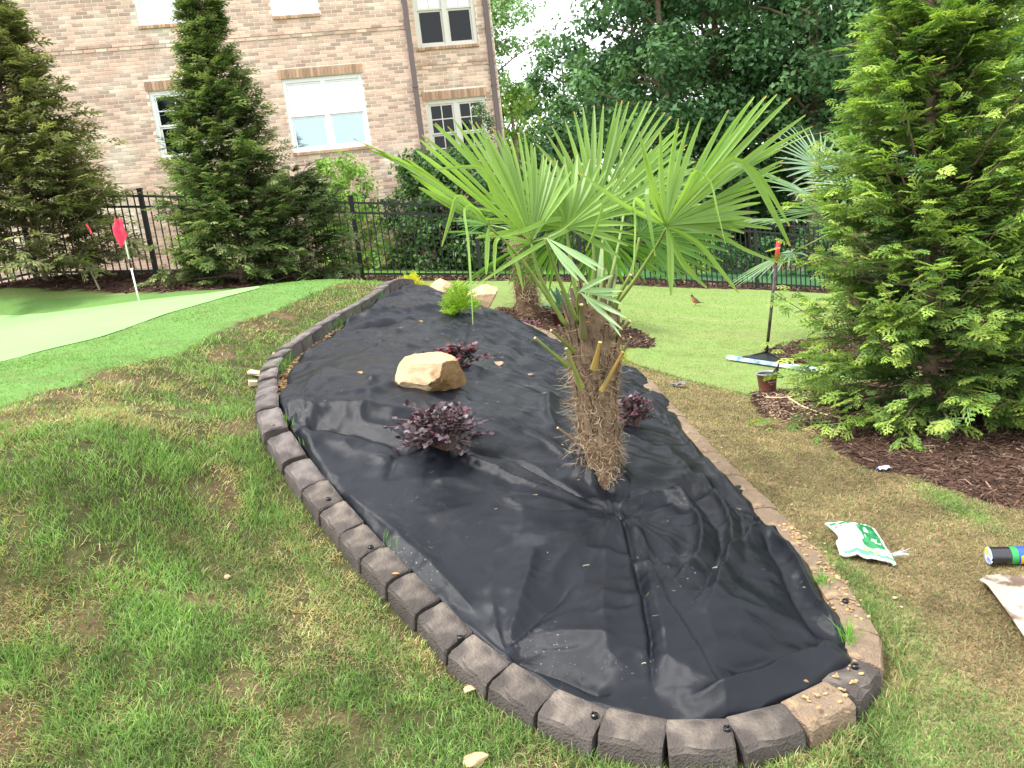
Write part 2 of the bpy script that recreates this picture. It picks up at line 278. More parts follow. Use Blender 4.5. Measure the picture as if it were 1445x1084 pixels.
# ------------------------------------------------------------------ materials
def mat(name, c=(.5, .5, .5), c2=None, rough=.8, ns=5., bump=0, bs=60., attr=False, trans=0, spec=.3, rnd=0, metal=0, tcol=None, stain=None, detail=4, sheen=0, dust=None):
    m = bpy.data.materials.new(name); m.use_nodes = True; nt = m.node_tree; N = nt.nodes; L = nt.links.new
    b = N['Principled BSDF']; b.inputs['Roughness'].default_value = rough; b.inputs['Specular IOR Level'].default_value = spec; b.inputs['Metallic'].default_value = metal
    if sheen: b.inputs['Sheen Weight'].default_value = sheen
    tc = N.new('ShaderNodeTexCoord')
    def noise(sc, det=detail):
        n = N.new('ShaderNodeTexNoise'); n.inputs['Scale'].default_value = sc; n.inputs['Detail'].default_value = det; L(tc.outputs['Object'], n.inputs['Vector']); return n
    def mixc(fac, a, bb, blend='MIX'):
        x = N.new('ShaderNodeMixRGB'); x.blend_type = blend
        for i, v in ((0, fac), (1, a), (2, bb)):
            if isinstance(v, bpy.types.NodeSocket): L(v, x.inputs[i])
            else: x.inputs[i].default_value = v if i == 0 else (*v, 1)
        return x.outputs[0]
    if attr:
        a = N.new('ShaderNodeAttribute'); a.attribute_name = 'Col'; base = a.outputs['Color']
        if c2: n = noise(ns); base = mixc(1.0, base, mixc(n.outputs[0], (.72, .72, .72), (1.28, 1.28, 1.28)), 'MULTIPLY')
    elif c2:
        n = noise(ns); mr = N.new('ShaderNodeMapRange'); mr.inputs[1].default_value = .33; mr.inputs[2].default_value = .67; L(n.outputs[0], mr.inputs[0]); base = mixc(mr.outputs[0], c, c2)
    else: base = mixc(0., c, c)
    if stain:
        n = noise(stain[1], 6); mr = N.new('ShaderNodeMapRange'); mr.inputs[1].default_value = stain[2]; mr.inputs[2].default_value = stain[2]+.12; L(n.outputs[0], mr.inputs[0]); base = mixc(mr.outputs[0], base, stain[0])
    if dust:      # sand lying on the upward faces
        ge0 = N.new('ShaderNodeNewGeometry'); sx = N.new('ShaderNodeSeparateXYZ'); L(ge0.outputs['Normal'], sx.inputs[0]); n = noise(dust[1], 7)
        ad0 = N.new('ShaderNodeMath'); ad0.operation = 'MULTIPLY'; m1 = N.new('ShaderNodeMapRange'); m1.inputs[1].default_value = .35; m1.inputs[2].default_value = .85; L(sx.outputs[2], m1.inputs[0]); m2 = N.new('ShaderNodeMapRange'); m2.inputs[1].default_value = dust[2]; m2.inputs[2].default_value = dust[2]+.2; L(n.outputs[0], m2.inputs[0]); L(m1.outputs[0], ad0.inputs[0]); L(m2.outputs[0], ad0.inputs[1]); base = mixc(ad0.outputs[0], base, dust[0])
    if rnd:
        oi = N.new('ShaderNodeObjectInfo'); ge = N.new('ShaderNodeNewGeometry'); ad = N.new('ShaderNodeMath'); ad.operation = 'ADD'
        L(oi.outputs['Random'], ad.inputs[0]); L(ge.outputs['Random Per Island'], ad.inputs[1])
        fr = N.new('ShaderNodeMath'); fr.operation = 'FRACT'; L(ad.outputs[0], fr.inputs[0])
        base = mixc(1., base, mixc(fr.outputs[0], (1-rnd,)*3, (1+rnd, 1+rnd*.95, 1+rnd*.85)), 'MULTIPLY')
    L(base, b.inputs['Base Color'])
    if bump:
        n = noise(bs, 5); bp = N.new('ShaderNodeBump'); bp.inputs['Strength'].default_value = bump; bp.inputs['Distance'].default_value = .01; L(n.outputs[0], bp.inputs['Height']); L(bp.outputs[0], b.inputs['Normal'])
    if trans:
        t = N.new('ShaderNodeBsdfTranslucent'); x = N.new('ShaderNodeMixShader'); x.inputs[0].default_value = trans
        L(mixc(1., base, tcol or (1.25, 1.3, .7), 'MULTIPLY'), t.inputs[0]); L(b.outputs[0], x.inputs[1]); L(t.outputs[0], x.inputs[2]); L(x.outputs[0], N['Material Output'].inputs[0])
    return m
# ================================================================== GROUND
GREEN = [(-3.34, 5.0), (-3.22, 5.35), (-3.02, 5.74), (-2.82, 6.53), (-2.64, 7.29), (-2.42, 8.1), (-2.75, 9.2), (-3.1, 10.0), (-4.24, 10.2), (-5.62, 10.38), (-6.66, 10.56), (-9, 10.5), (-9.5, 6), (-6, 3.6), (-4.2, 3.7)]
TURF = [(-2.9, 2.0), (-2.62, 3.0), (-2.53, 3.84), (-2.34, 4.2), (-2.30, 4.97), (-2.2, 5.99), (-2.07, 6.46), (-1.9, 7.2), (-1.7, 8.0), (-1.6, 9.0), (-2.2, 10.6), (-5, 11.2), (-14, 10.9), (-14, 1.5), (-6, 1.2)]
MULCH_R = [(1.93, 6.36), (1.86, 5.62), (2.02, 5.25), (2.0, 4.7), (2.06, 4.3), (2.22, 3.95), (2.42, 3.5), (2.9, 2.9), (4.2, 2.6), (5.5, 3.6), (5.4, 6.2), (4.2, 6.9), (3.1, 6.75), (2.4, 6.5)]
ISLE = [(2.8, 7.85), (2.9, 8.55), (3.3, 9.3), (4.3, 9.9), (5.2, 9.2), (5.0, 7.7), (3.9, 7.1), (3.1, 7.35)]
MULCH_P = [(-.35, 8.5), (-.1, 9.6), (.36, 10.1), (.95, 10.35), (1.5, 10.1), (1.74, 9.2), (1.55, 8.6), (1.15, 8.4), (.75, 8.0), (.62, 7.3), (.3, 7.9)]
MULCH_L = [(-14, 11.7), (-7.15, 11.5), (-6, 11.5), (-4.6, 11.05), (-3.6, 10.9), (-2.6, 12.3), (-2.2, 12.9), (-2.3, 13.9), (-5.3, 13.3), (-14, 14)]
EP = list(EDGING_PATH)
BED = EP+[(-.35, 8.62), (-.8, 8.6), (-1.05, 8.3)]
SOILP = [(-1.94, 6.32, .2, .13), (-2.27, 3.58, .16, .1), (-2.19, 4.40, .2, .12), (-2.28, 3.97, .15, .1), (-1.36, 3.35, .12, .16), (-1.58, 2.55, .1, .1), (-1.0, 2.35, .13, .08), (-1.88, 6.75, .13, .12), (-1.30, 2.75, .2, .09), (-2.0, 5.5, .09, .2),
         (-1.45, 3.95, .09, .13), (-.75, 2.3, .12, .06), (-1.7, 2.25, .12, .08), (-.05, 2.02, .16, .06)]
def soilmask(x, y):
    m = np.zeros(np.shape(x))
    for a, b, rx, ry in SOILP: m = np.maximum(m, 1.3-np.hypot((x-a)/rx, (y-b)/ry))
    return np.clip(m+(fbm(x, y, 9, 5)-.5)*1.6, 0, 1)
def drymask(x, y):
    line = 7.75-(x-1.1)*1.75
    m = sm(x, .95, 1.2)*sm(line-y, -.25, .35)*(.55+.45*sm(y, 1.9, 2.5))
    green = np.clip(1.4-np.hypot((x-1.3)/.14, (y-2.8)/.5), 0, 1)*.8+np.clip(1.3-np.hypot((x-1.2)/.25, (y-2.1)/.25), 0, 1)*.6+np.clip(1.2-np.hypot((x-2.15)/.12, (y-3.7)/.5), 0, 1)
    return np.clip(m*(1.05-green*.9)+(fbm(x, y, 3, 8)-.5)*.5*m, 0, 1)
def axis(lo, hi, segs):
    out = [lo]
    for a, b, st in segs:
        n = max(1, int(round((b-a)/st))); out += list(np.linspace(a, b, n+1)[1:] if out[-1] == a else np.linspace(a, b, n+1))
    return np.array(out)
gx = axis(-150, 150, [(-150, -30, 15), (-30, -9, 1.5), (-9, -4, .16), (-4, 4, .042), (4, 9, .16), (9, 30, 1.5), (30, 150, 15)])
gy = axis(-60, 260, [(-60, 0, 6), (0, 1.6, .1), (1.6, 8, .042), (8, 16, .1), (16, 40, 1.2), (40, 260, 20)])
X, Y = np.meshgrid(gx, gy); Z = H(X, Y)
near = sm(-np.hypot(X, Y-4), -9, -7)
rough_left = (~inpoly(X, Y, TURF)) & (~inpoly(X, Y, BED)) & (X < 1)
Z = Z+np.where(rough_left, (fbm(X, Y, 5, 2)-.5)*.035+(fbm(X, Y, 14, 4)-.5)*.02, (fbm(X, Y, 3, 2)-.5)*.012)*near
C0 = np.zeros(X.shape+(3,)); nz = fbm(X, Y, 2.2, 1)[..., None]; nf = fbm(X, Y, 20, 6)[..., None]
lawn = np.array((.15, .255, .06)); lawn2 = np.array((.24, .28, .105))
stripe = fbm(X*.35, Y*2.2, 1.0, 3)[..., None]
C0[:] = lawn*(1-stripe)+lawn2*stripe
roughc = np.array((.075, .075, .03))*(.35+nf); C0 = np.where(rough_left[..., None] & (Y < 9)[..., None], roughc, C0)
turf = inpoly(X, Y, TURF)[..., None]; C0 = np.where(turf, np.array((.12, .225, .06))*(.9+.25*nz), C0)
d = drymask(X, Y)[..., None]; C0 = C0*(1-d)+np.array((.24, .175, .095))*(.4+1.2*nf)*d
sl = .8*soilmask(X, Y)[..., None]*near[..., None]; C0 = C0*(1-sl)+np.array((.13, .085, .05))*(.4+1.1*nf)*sl
def wob(x, y, a=.12, s=3.): return x+(fbm(x, y, s, 21)-.5)*a*2, y+(fbm(x, y, s, 33)-.5)*a*2
wx, wy = wob(X, Y)
mulch = (inpoly(wx, wy, MULCH_R) | inpoly(wx, wy, ISLE) | inpoly(wx, wy, MULCH_P) | inpoly(wx, wy, MULCH_L))
fy_ = np.interp(X, [-5.3, -2.23, -.31, 1.95, 4.86, 9], [12.5, 13.0, 13.5, 14.2, 15.0, 16.1])
strip = (Y > fy_-.12) & (Y < fy_+1.1); beyond = (Y >= fy_+1.1) & (Y < fy_+2.3); wood = Y >= fy_+2.3
C0 = np.where((mulch | strip)[..., None], np.array((.085, .046, .032))*(.5+nf), C0)
C0 = np.where(wood[..., None], np.array((.16, .10, .07))*(.5+nf), C0)
C0 = np.where((beyond & (X < 3))[..., None], np.array((.12, .24, .05)), C0)
ivy = (X > 2.5) & (Y > fy_+1.1) & (Y < fy_+6); C0 = np.where(ivy[..., None], np.array((.05, .13, .05))*(.6+.8*nz), C0)
C0 = np.where(inpoly(X, Y, BED)[..., None], np.array((.34, .22, .11))*(.5+nf), C0)
ny, nx = X.shape; I = np.arange(nx*ny).reshape(ny, nx)
F = np.stack([I[:-1, :-1], I[:-1, 1:], I[1:, 1:], I[1:, :-1]], -1).reshape(-1, 4)
m_ground = mat('ground', attr=True, c2=(1, 1, 1), ns=35, rough=.95, bump=.6, bs=90, spec=.1)
Zg = Z.copy(); Zg[inpoly(X, Y, BED)] -= .02
o = mk('lawn', np.stack([X, Y, Zg], -1).reshape(-1, 3), F, m_ground, col=C0.reshape(-1, 3), smooth=True); props(o, kind='structure')
# putting green: a sheet of short pale turf lying on the plateau
def sheet(name, poly, step, off, m, kind='structure', colf=None, wobble=0):
    from mathutils.geometry import delaunay_2d_cdt
    bd = []
    for i in range(len(poly)):
        a, b = poly[i], poly[(i+1) % len(poly)]; k = max(1, int(math.dist(a, b)/step))
        for j in range(k): bd.append((a[0]+(b[0]-a[0])*j/k, a[1]+(b[1]-a[1])*j/k))
    if wobble: bd = [(x+(float(fbm(np.array(x), np.array(y), 2.5, 21))-.5)*wobble*2, y+(float(fbm(np.array(x), np.array(y), 2.5, 33))-.5)*wobble*2) for x, y in bd]
    A, B = np.meshgrid(np.arange(min(p[0] for p in bd), max(p[0] for p in bd), step*1.5), np.arange(min(p[1] for p in bd), max(p[1] for p in bd), step*1.5)); q = inpoly(A, B, bd)
    dd, _, _ = polydist(A[q], B[q], bd[::4], True); A, B = A[q][dd > step*.7], B[q][dd > step*.7]
    pts = [Vector(p) for p in bd]+[Vector(p) for p in zip(A, B)]
    vv, _, ff, *_ = delaunay_2d_cdt(pts, [(i, (i+1) % len(bd)) for i in range(len(bd))], [], 1, 1e-6)
    V = np.array([tuple(v) for v in vv]); o = mk(name, np.column_stack([V, H(V[:, 0], V[:, 1])+off]), np.array([f for f in ff if len(f) == 3]), m, smooth=True); props(o, kind=kind); return o
m_green = mat('putting_turf', (.215, .385, .145), (.24, .41, .16), rough=.95, ns=1.5, bump=.25, bs=400, spec=.1)
sheet('putting_green', GREEN, .09, .006, m_green, wobble=.05)
m_bedsoil = mat('sandy_soil', (.40, .26, .13), (.26, .155, .075), rough=.95, ns=14, bump=1., bs=40, spec=.1)
sheet('bed_soil', BED, .07, .03, m_bedsoil)
# ------------------------------------------------------------------ grass blades
def blades(name, P, h, wd, lean, colr, kindlabel=None, matr=None):
    n = len(P); az = rng.random(n)*2*np.pi; la = rng.random(n)*2*np.pi
    sd_ = np.stack([np.cos(az), np.sin(az), np.zeros(n)], -1)*wd[:, None]/2
    dr = np.stack([np.cos(la)*lean, np.sin(la)*lean, np.ones(n)], -1); dr /= np.linalg.norm(dr, axis=1)[:, None]
    dr2 = dr*np.array((1.9, 1.9, .75)); dr2 /= np.linalg.norm(dr2, axis=1)[:, None]
    a = P-np.array((0, 0, .004)); b = P+dr*h[:, None]*.55; t = b+dr2*h[:, None]*.45
    V = np.stack([a-sd_, a+sd_, b-sd_*.8, b+sd_*.8, t], 1).reshape(-1, 3); k = np.arange(n)[:, None]*5
    c = np.repeat(colr, 5, 0)
    o = mk(name, V, [k+np.array([[0, 1, 3, 2]]), k+np.array([[2, 3, 4]])], matr or m_blade, col=c); props(o, kind='stuff'); return o
m_blade = mat('grass_blade', attr=True, rough=.55, trans=.35, spec=.25)
def scatter(n, x0, x1, y0, y1, dens):
    x = rng.uniform(x0, x1, n); y = rng.uniform(y0, y1, n); k = rng.random(n) < dens(x, y); return x[k], y[k]
def vis(x, y):      # keep to the part of the plot in front of the camera
    return (np.abs(x) < y*.92+.6) & (y > 1.35)
BEDO = [(.0, 0)]
def bed_out(x, y, g=.075):
    dd, _, _ = polydist(x, y, EP); return (~inpoly(x, y, BED)) & (dd > g)
def pick(n, cols, w):
    w = (list(w)+[1]*9)[:len(cols)]
    return np.array(cols)[rng.choice(len(cols), n, p=np.array(w)/sum(w))]*rng.uniform(.75, 1.25, (n, 1))
GR = [(.14, .25, .065), (.20, .32, .085), (.095, .18, .05), (.27, .33, .12)]
ST = [(.46, .38, .20), (.36, .28, .14), (.20, .14, .07), (.36, .35, .16)]
# left rough sod on the slope
def dens_l(x, y): return vis(x, y)*bed_out(x, y)*(~inpoly(x, y, TURF))*np.clip(2.7/np.maximum(y, 1.4), .2, 1)**1.6*(1-.55*(soilmask(x, y) > .5))*(.25+.95*fbm(x, y, 7, 12))*(1-.75*sm(fbm(x, y, 11, 77), .56, .66))
x, y = map(np.concatenate, zip(scatter(440000, -2.9, 1.1, 1.4, 3.8, dens_l), scatter(260000, -3.0, -.9, 3.8, 9, dens_l)))
k = x < np.interp(y, [1.3, 2.1, 2.3, 9], [1.1, .9, -.1, -1]); x, y = x[k], y[k]
far = np.clip(y/3, 1, 2.2); strawp = np.clip((fbm(x, y, 2.6, 31)-.45)*2.9+.22+.7*(fbm(x, y, 9, 35)-.5)+.35*(soilmask(x, y) > .15)+.35*np.exp(-((x+2.05)/.2)**2)*(y > 3.5), 0, .85)
isst = rng.random(len(x)) < strawp
c = np.where(isst[:, None], pick(len(x), ST, [3, 3, 1, 3]), pick(len(x), GR, [4, 4, 2, 2]))
c = c*(.55+.95*fbm(x, y, 7, 40))[:, None]*1.12
hh = rng.uniform(.02, .056, len(x))*np.where(isst, .8, 1)*(.25+1.5*fbm(x, y, 8, 44))
Pz = np.stack([x, y, H(x, y)+(fbm(x, y, 5, 2)-.5)*.035+(fbm(x, y, 14, 4)-.5)*.02], -1)
blades('rough_grass', Pz, hh, .0031*far*rng.uniform(.7, 1.3, len(x)), np.where(isst, rng.uniform(.8, 3, len(x)), rng.uniform(.2, 1.4, len(x))), c)
# right sod, half dried out
def dens_r(x, y): 
    wxx, wyy = wob(x, y)
    return vis(x, y)*bed_out(x, y)*(~inpoly(wxx, wyy, MULCH_R))*np.clip(2.9/np.maximum(y, 1.4), .2, 1)**1.4*(.3+.9*fbm(x, y, 6, 13))*(y < 9)
x, y = map(np.concatenate, zip(scatter(340000, .2, 3.4, 1.4, 3.8, dens_r), scatter(300000, .9, 2.6, 3.8, 8, dens_r)))
k = x > np.interp(y, [1.3, 2.1, 2.3, 9], [.8, .9, 1., .9]); x, y = x[k], y[k]
d = drymask(x, y); far = np.clip(y/3, 1, 2.4); isst = rng.random(len(x)) < np.clip(d*.95+.16, 0, .95)
ST2 = [(.36, .29, .155), (.29, .215, .12), (.17, .125, .07), (.20, .20, .09)]
c = np.where(isst[:, None], pick(len(x), ST2, [3, 3, 2, 3]), pick(len(x), GR, [4, 3, 3, 2])); c = c*(.6+1.0*fbm(x, y, 6, 41))[:, None]
hh = rng.uniform(.016, .04, len(x))*np.where(d > .4, .8, 1)
Pz = np.stack([x, y, H(x, y)+(fbm(x, y, 3, 2)-.5)*.012], -1)
keep = ~((d < .3) & (y > 5)); 
blades('dry_grass', Pz[keep], hh[keep], (.0031*far*rng.uniform(.7, 1.3, len(x)))[keep], np.where(isst, rng.uniform(.8, 3, len(x)), rng.uniform(.3, 1.5, len(x)))[keep], c[keep])
# smooth turf on the plateau and the mown lawn: short, even pile
x, y = scatter(150000, -5.5, -1.5, 2.6, 9.5, lambda x, y: vis(x, y)*inpoly(x+(fbm(x, y, 6, 50)-.5)*.12, y, TURF)*(~inpoly(x, y, GREEN))*np.clip(3.8/y, .2, 1)**1.6)
c = pick(len(x), [(.18, .33, .09), (.21, .36, .10), (.16, .30, .08)], [1, 1, 1])*(.85+.3*fbm(x, y, 3, 61))[:, None]
blades('turf_pile', np.stack([x, y, H(x, y)], -1), rng.uniform(.008, .016, len(x)), .0032*np.clip(y/3.5, 1, 2.4)*rng.uniform(.7, 1.3, len(x)), rng.uniform(.2, 1, len(x)), c)
x, y = scatter(110000, .7, 8, 5, 14.5, lambda x, y: vis(x, y)*bed_out(x, y)*(drymask(x, y) < .4)*(~inpoly(x, y, MULCH_P))*(~inpoly(x, y, ISLE))*(~inpoly(x, y, MULCH_R))*np.clip(5.5/y, .15, 1)*(y < np.interp(x, [-5.3, -2.23, -.31, 1.95, 4.86, 9], [12.5, 13.0, 13.5, 14.2, 15.0, 16.1])-.15))
st_ = fbm(x*.35, y*2.2, 1.0, 3)[:, None]
c = (lawn*(1-st_)+lawn2*st_)*rng.uniform(1.15, 1.6, (len(x), 1))
blades('lawn_pile', np.stack([x, y, H(x, y)], -1), rng.uniform(.01, .022, len(x)), .005*np.clip(y/6, 1, 2)*rng.uniform(.7, 1.3, len(x)), rng.uniform(.3, 1.5, len(x)), c)
# ================================================================== MULCH
m_chip = mat('bark_chip', attr=True, rough=.9, spec=.15)
def chips(name, poly, n, size=(.05, .012), cols=None, wobble=True, zoff=0, dens=None):
    xs = [p[0] for p in poly]; ys = [p[1] for p in poly]
    x = rng.uniform(min(xs), max(xs), n); y = rng.uniform(min(ys), max(ys), n)
    a, b = wob(x, y) if wobble else (x, y); k = inpoly(a, b, poly) & bed_out(x, y, .05) if dens is None else inpoly(a, b, poly) & dens(x, y); x, y = x[k], y[k]; n = len(x)
    az = rng.random(n)*np.pi*2; ti = rng.normal(0, .28, n); ro = rng.normal(0, .5, n)
    l = size[0]*rng.uniform(.3, 1.3, n); wv = size[1]*rng.uniform(.4, 1.6, n); tk = wv*.35
    X_ = np.stack([np.cos(az)*np.cos(ti), np.sin(az)*np.cos(ti), np.sin(ti)], -1); Z_ = np.stack([np.sin(ro)*-np.sin(az), np.sin(ro)*np.cos(az), np.cos(ro)], -1)
    Y_ = np.cross(Z_, X_); Y_ /= np.linalg.norm(Y_, axis=1)[:, None]; Z_ = np.cross(X_, Y_)
    P = np.stack([x, y, H(x, y)+zoff+rng.uniform(.002, .02, n)], -1)
    cs = [(-1, -1, -1), (1, -.6, -1), (1, .6, -1), (-1, 1, -1), (-.9, -.8, 1), (1, -.4, 1), (1, .4, 1), (-.9, .8, 1)]
    V = np.stack([P+X_*(l/2*a)[:, None]+Y_*(wv/2*b)[:, None]+Z_*(tk/2*c_)[:, None] for a, b, c_ in cs], 1).reshape(-1, 3)
    Fq = np.array([(4, 5, 6, 7), (0, 1, 5, 4), (1, 2, 6, 5), (2, 3, 7, 6), (3, 0, 4, 7)]); k = np.arange(n)[:, None, None]*8
    c = pick(n, cols or [(.07, .040, .028), (.105, .062, .044), (.17, .115, .085), (.045, .028, .021), (.30, .21, .15)], [5, 5, 2, 4, .5])
    o = mk(name, V, (k+Fq[None]).reshape(-1, 4), m_chip, col=np.repeat(c, 8, 0)); props(o, kind='stuff'); return o
chips('bark_mulch', [(1.8, 2.6), (3.6, 2.6), (3.9, 5.0), (2.6, 6.5), (1.8, 6.5)], 15000, (.06, .0075), dens=lambda x, y: inpoly(*wob(x, y), MULCH_R) & bed_out(x, y, .05)); chips('bark_mulch', MULCH_R, 7000, (.055, .011))
chips('bark_mulch', ISLE, 4500, (.07, .015)); chips('bark_mulch', MULCH_P, 7000, (.07, .016)); chips('bark_mulch', MULCH_L, 9000, (.11, .022))
FSTRIP = [(-5.3, 12.4), (-2.23, 12.9), (-.31, 13.4), (1.95, 14.1), (4.86, 14.9), (9, 16), (9, 17.1), (4.86, 16.1), (1.95, 15.3), (-.31, 14.6), (-2.23, 14.1), (-5.3, 13.6)]
chips('bark_mulch', FSTRIP, 15000, (.12, .026), wobble=False)
# pale shredded bits at the corner of the right bed, by the pot
chips('wood_shreds', [(1.88, 5.6), (2.0, 6.35), (2.5, 6.3), (2.35, 5.5), (2.1, 5.0), (1.98, 5.0)], 1500, (.05, .008), [(.42, .3, .2), (.3, .2, .13), (.5, .38, .25), (.2, .12, .08)])
# ================================================================== HOUSE
house = thing('brick_house', (-1.2328, 17.0, .75), 'two storey tan brick house with white windows and brown downspouts behind the fence', 'house', rz=math.radians(9))
HZ = .75
m_mortar = mat('mortar', (.80, .71, .58), (.86, .79, .68), rough=.95, ns=2.5, bump=.3, bs=60)
m_brick = mat('brick', (.55, .365, .28), (.67, .505, .40), rough=.9, ns=3, rnd=.34, bump=.3, bs=90, stain=((.72, .62, .50), .9, .55))
m_brick2 = mat('header_brick', (.42, .25, .16), (.52, .35, .23), rough=.9, ns=3, rnd=.3, bump=.4, bs=90)
m_white = mat('white_paint', (.80, .80, .78), rough=.5); m_cream = mat('cream_paint', (.66, .63, .56), rough=.5)
m_spout = mat('brown_metal', (.12, .085, .08), rough=.45, spec=.5)
m_glassd = mat('dark_window_glass', (.006, .008, .009), rough=.04, spec=.3)
m_glassb = mat('sky_reflecting_glass', (.34, .45, .48), rough=.03, spec=.9, metal=.75)
m_blindsky = mat('white_blind_sky_glass', (.82, .86, .86), rough=.12, spec=.9)  # white pane colour carries blinds and the bright sky reflection together
m_roof = mat('roof_shingle', (.06, .055, .05), (.09, .08, .075), rough=.95, ns=8, bump=.6, bs=30)
WINS = [  # u0,u1,z0,z1,back,units,muntins,upper glass,lower glass,paint
 (-2.66, -1.08, 3.32, 4.73, 0, 2, 0, 'blind_sky', 'sky', 'w'), (-5.18, -4.28, 3.42, 4.71, 0, 1, 1, 'dark', 'dark', 'w'),
 (-2.64, -1.72, 5.89, 7.3, 0, 1, 0, 'blind_sky', 'blind_sky', 'w'), (-5.12, -4.26, 5.89, 7.3, 0, 1, 0, 'blind_sky', 'blind_sky', 'w'),
 (.17, 1.46, 5.23, 6.75, .6, 2, 1, 'blind_sky', 'dark', 'c'), (.17, 1.47, 2.82, 4.17, .6, 2, 1, 'dark', 'dark', 'c'),
 (-8.6, -7.4, 3.42, 4.71, 0, 1, 1, 'dark', 'dark', 'w'), (-8.6, -7.4, 5.89, 7.3, 0, 1, 0, 'blind_sky', 'blind_sky', 'w')]
def wall_boxes(mb, u0, u1, z0, z1, y0, y1, wins):
    us = sorted({u0, u1, *[w_[0] for w_ in wins], *[w_[1] for w_ in wins]}); zs = sorted({z0, z1, *[w_[2] for w_ in wins], *[w_[3] for w_ in wins]})
    for a, b in zip(us, us[1:]):
        for c, d_ in zip(zs, zs[1:]):
            if not any(w_[0] <= a and w_[1] >= b and w_[2] <= c and w_[3] >= d_ for w_ in wins): mb.box(a, y0, c-HZ, b, y1, d_-HZ)
mb = MB(); wall_boxes(mb, -13, 0, -.2, 8.4, .012, .75, [w_ for w_ in WINS if w_[4] == 0]); wall_boxes(mb, .002, 1.80, -.2, 8.4, .612, .9, [w_ for w_ in WINS if w_[4] > 0])
mb.box(1.62, .902, -1.0, 1.80, 9.0, 8.4-HZ); mb.box(-13, 8.8, -1, 1.6, 9.0, 8.4-HZ); mb.box(-13, .76, -1, -12.8, 8.79, 8.4-HZ)
mb.build('wall', m_mortar, house, local=True)
mb = MB(); mb.add([(-13.5, -.5, 7.62), (2.3, -.5, 7.62), (2.3, 9.5, 7.62), (-13.5, 9.5, 7.62), (-9, 4.5, 10.6), (-2.2, 4.5, 10.6)], [(0, 1, 5, 4), (1, 2, 5), (2, 3, 4, 5), (3, 0, 4), (3, 2, 1, 0)]); mb.build('roof', m_roof, house, local=True)
BR = []   # u0,u1,z0,z1,yfront
def course(z, ua, ub, yb, wins, j):
    L_ = .213; off = (j % 2)*L_/2+random.uniform(-.01, .01); u = math.floor(ua/L_)*L_-off
    spans = [(ua, ub)]
    for w_ in wins:
        if w_[2]-.012 < z+.0677 and w_[3]+.19 > z:
            hi = w_[3]+.19 if True else 0; ns_ = []
            for a, b in spans:
                if w_[1] <= a or w_[0] >= b: ns_.append((a, b)); continue
                if a < w_[0]: ns_.append((a, w_[0]))
                if b > w_[1]: ns_.append((w_[1], b))
            spans = ns_
    while u < ub:
        for a, b in spans:
            p, q = max(u, a), min(u+.195, b)
            if q-p > .04: BR.append((p, q, z, z+.051, yb+.0045-random.uniform(0, .004)))
        u += L_
j = 0; z = .2
while z < 7.2:
    if not (5.475 < z+.03 < 5.60): course(z, -9.2, -.004, 0, [w_ for w_ in WINS if w_[4] == 0], j)
    else: course(z, -9.2, -.004, -.022, [], j)
    if not (4.80 < z+.03 < 4.93): course(z, .005, 1.79, .6, [w_ for w_ in WINS if w_[4] > 0], j)
    else: course(z, .005, 1.79, .58, [], j)
    j += 1; z += .0677
def bbox_brick(b, y1=.03):
    p, q, z0, z1, yf = b; y1 = yf+.03
    return [(p, y1, z0-HZ), (p, yf, z0-HZ), (q, yf, z0-HZ), (q, y1, z0-HZ), (p, y1, z1-HZ), (p, yf, z1-HZ), (q, yf, z1-HZ), (q, y1, z1-HZ)]
BF = [(1, 2, 6, 5), (0, 1, 5, 4), (2, 3, 7, 6), (4, 5, 6, 7), (0, 3, 2, 1)]
BR.sort(key=lambda b: -((b[1]-b[0]) > .19)*(10-abs(b[0]+1.2)-abs(b[2]-4.6)*.8))
hb = [(b[0], b[2]) for b in BR[:190]]
unit = MB().add([(0, .03, 0), (0, 0, 0), (.195, 0, 0), (.195, .03, 0), (0, .03, .051), (0, 0, .051), (.195, 0, .051), (.195, .03, .051)], BF)
ub = unit.build('brick', m_brick, house, local=True); first = True
for b in BR[:190]:
    if b[1]-b[0] < .19:
        MB().add(bbox_brick(b), BF).build('brick', m_brick, house, local=True); continue
    c = ub if first else dupe(ub, (0, 0, 0), house); c.location = (b[0], b[4], b[2]-HZ); first = False
mb = MB()
for b in BR[190:]: mb.add(bbox_brick(b), BF)
o = mb.build('brick', m_brick, house, local=True); props(o, kind='stuff')
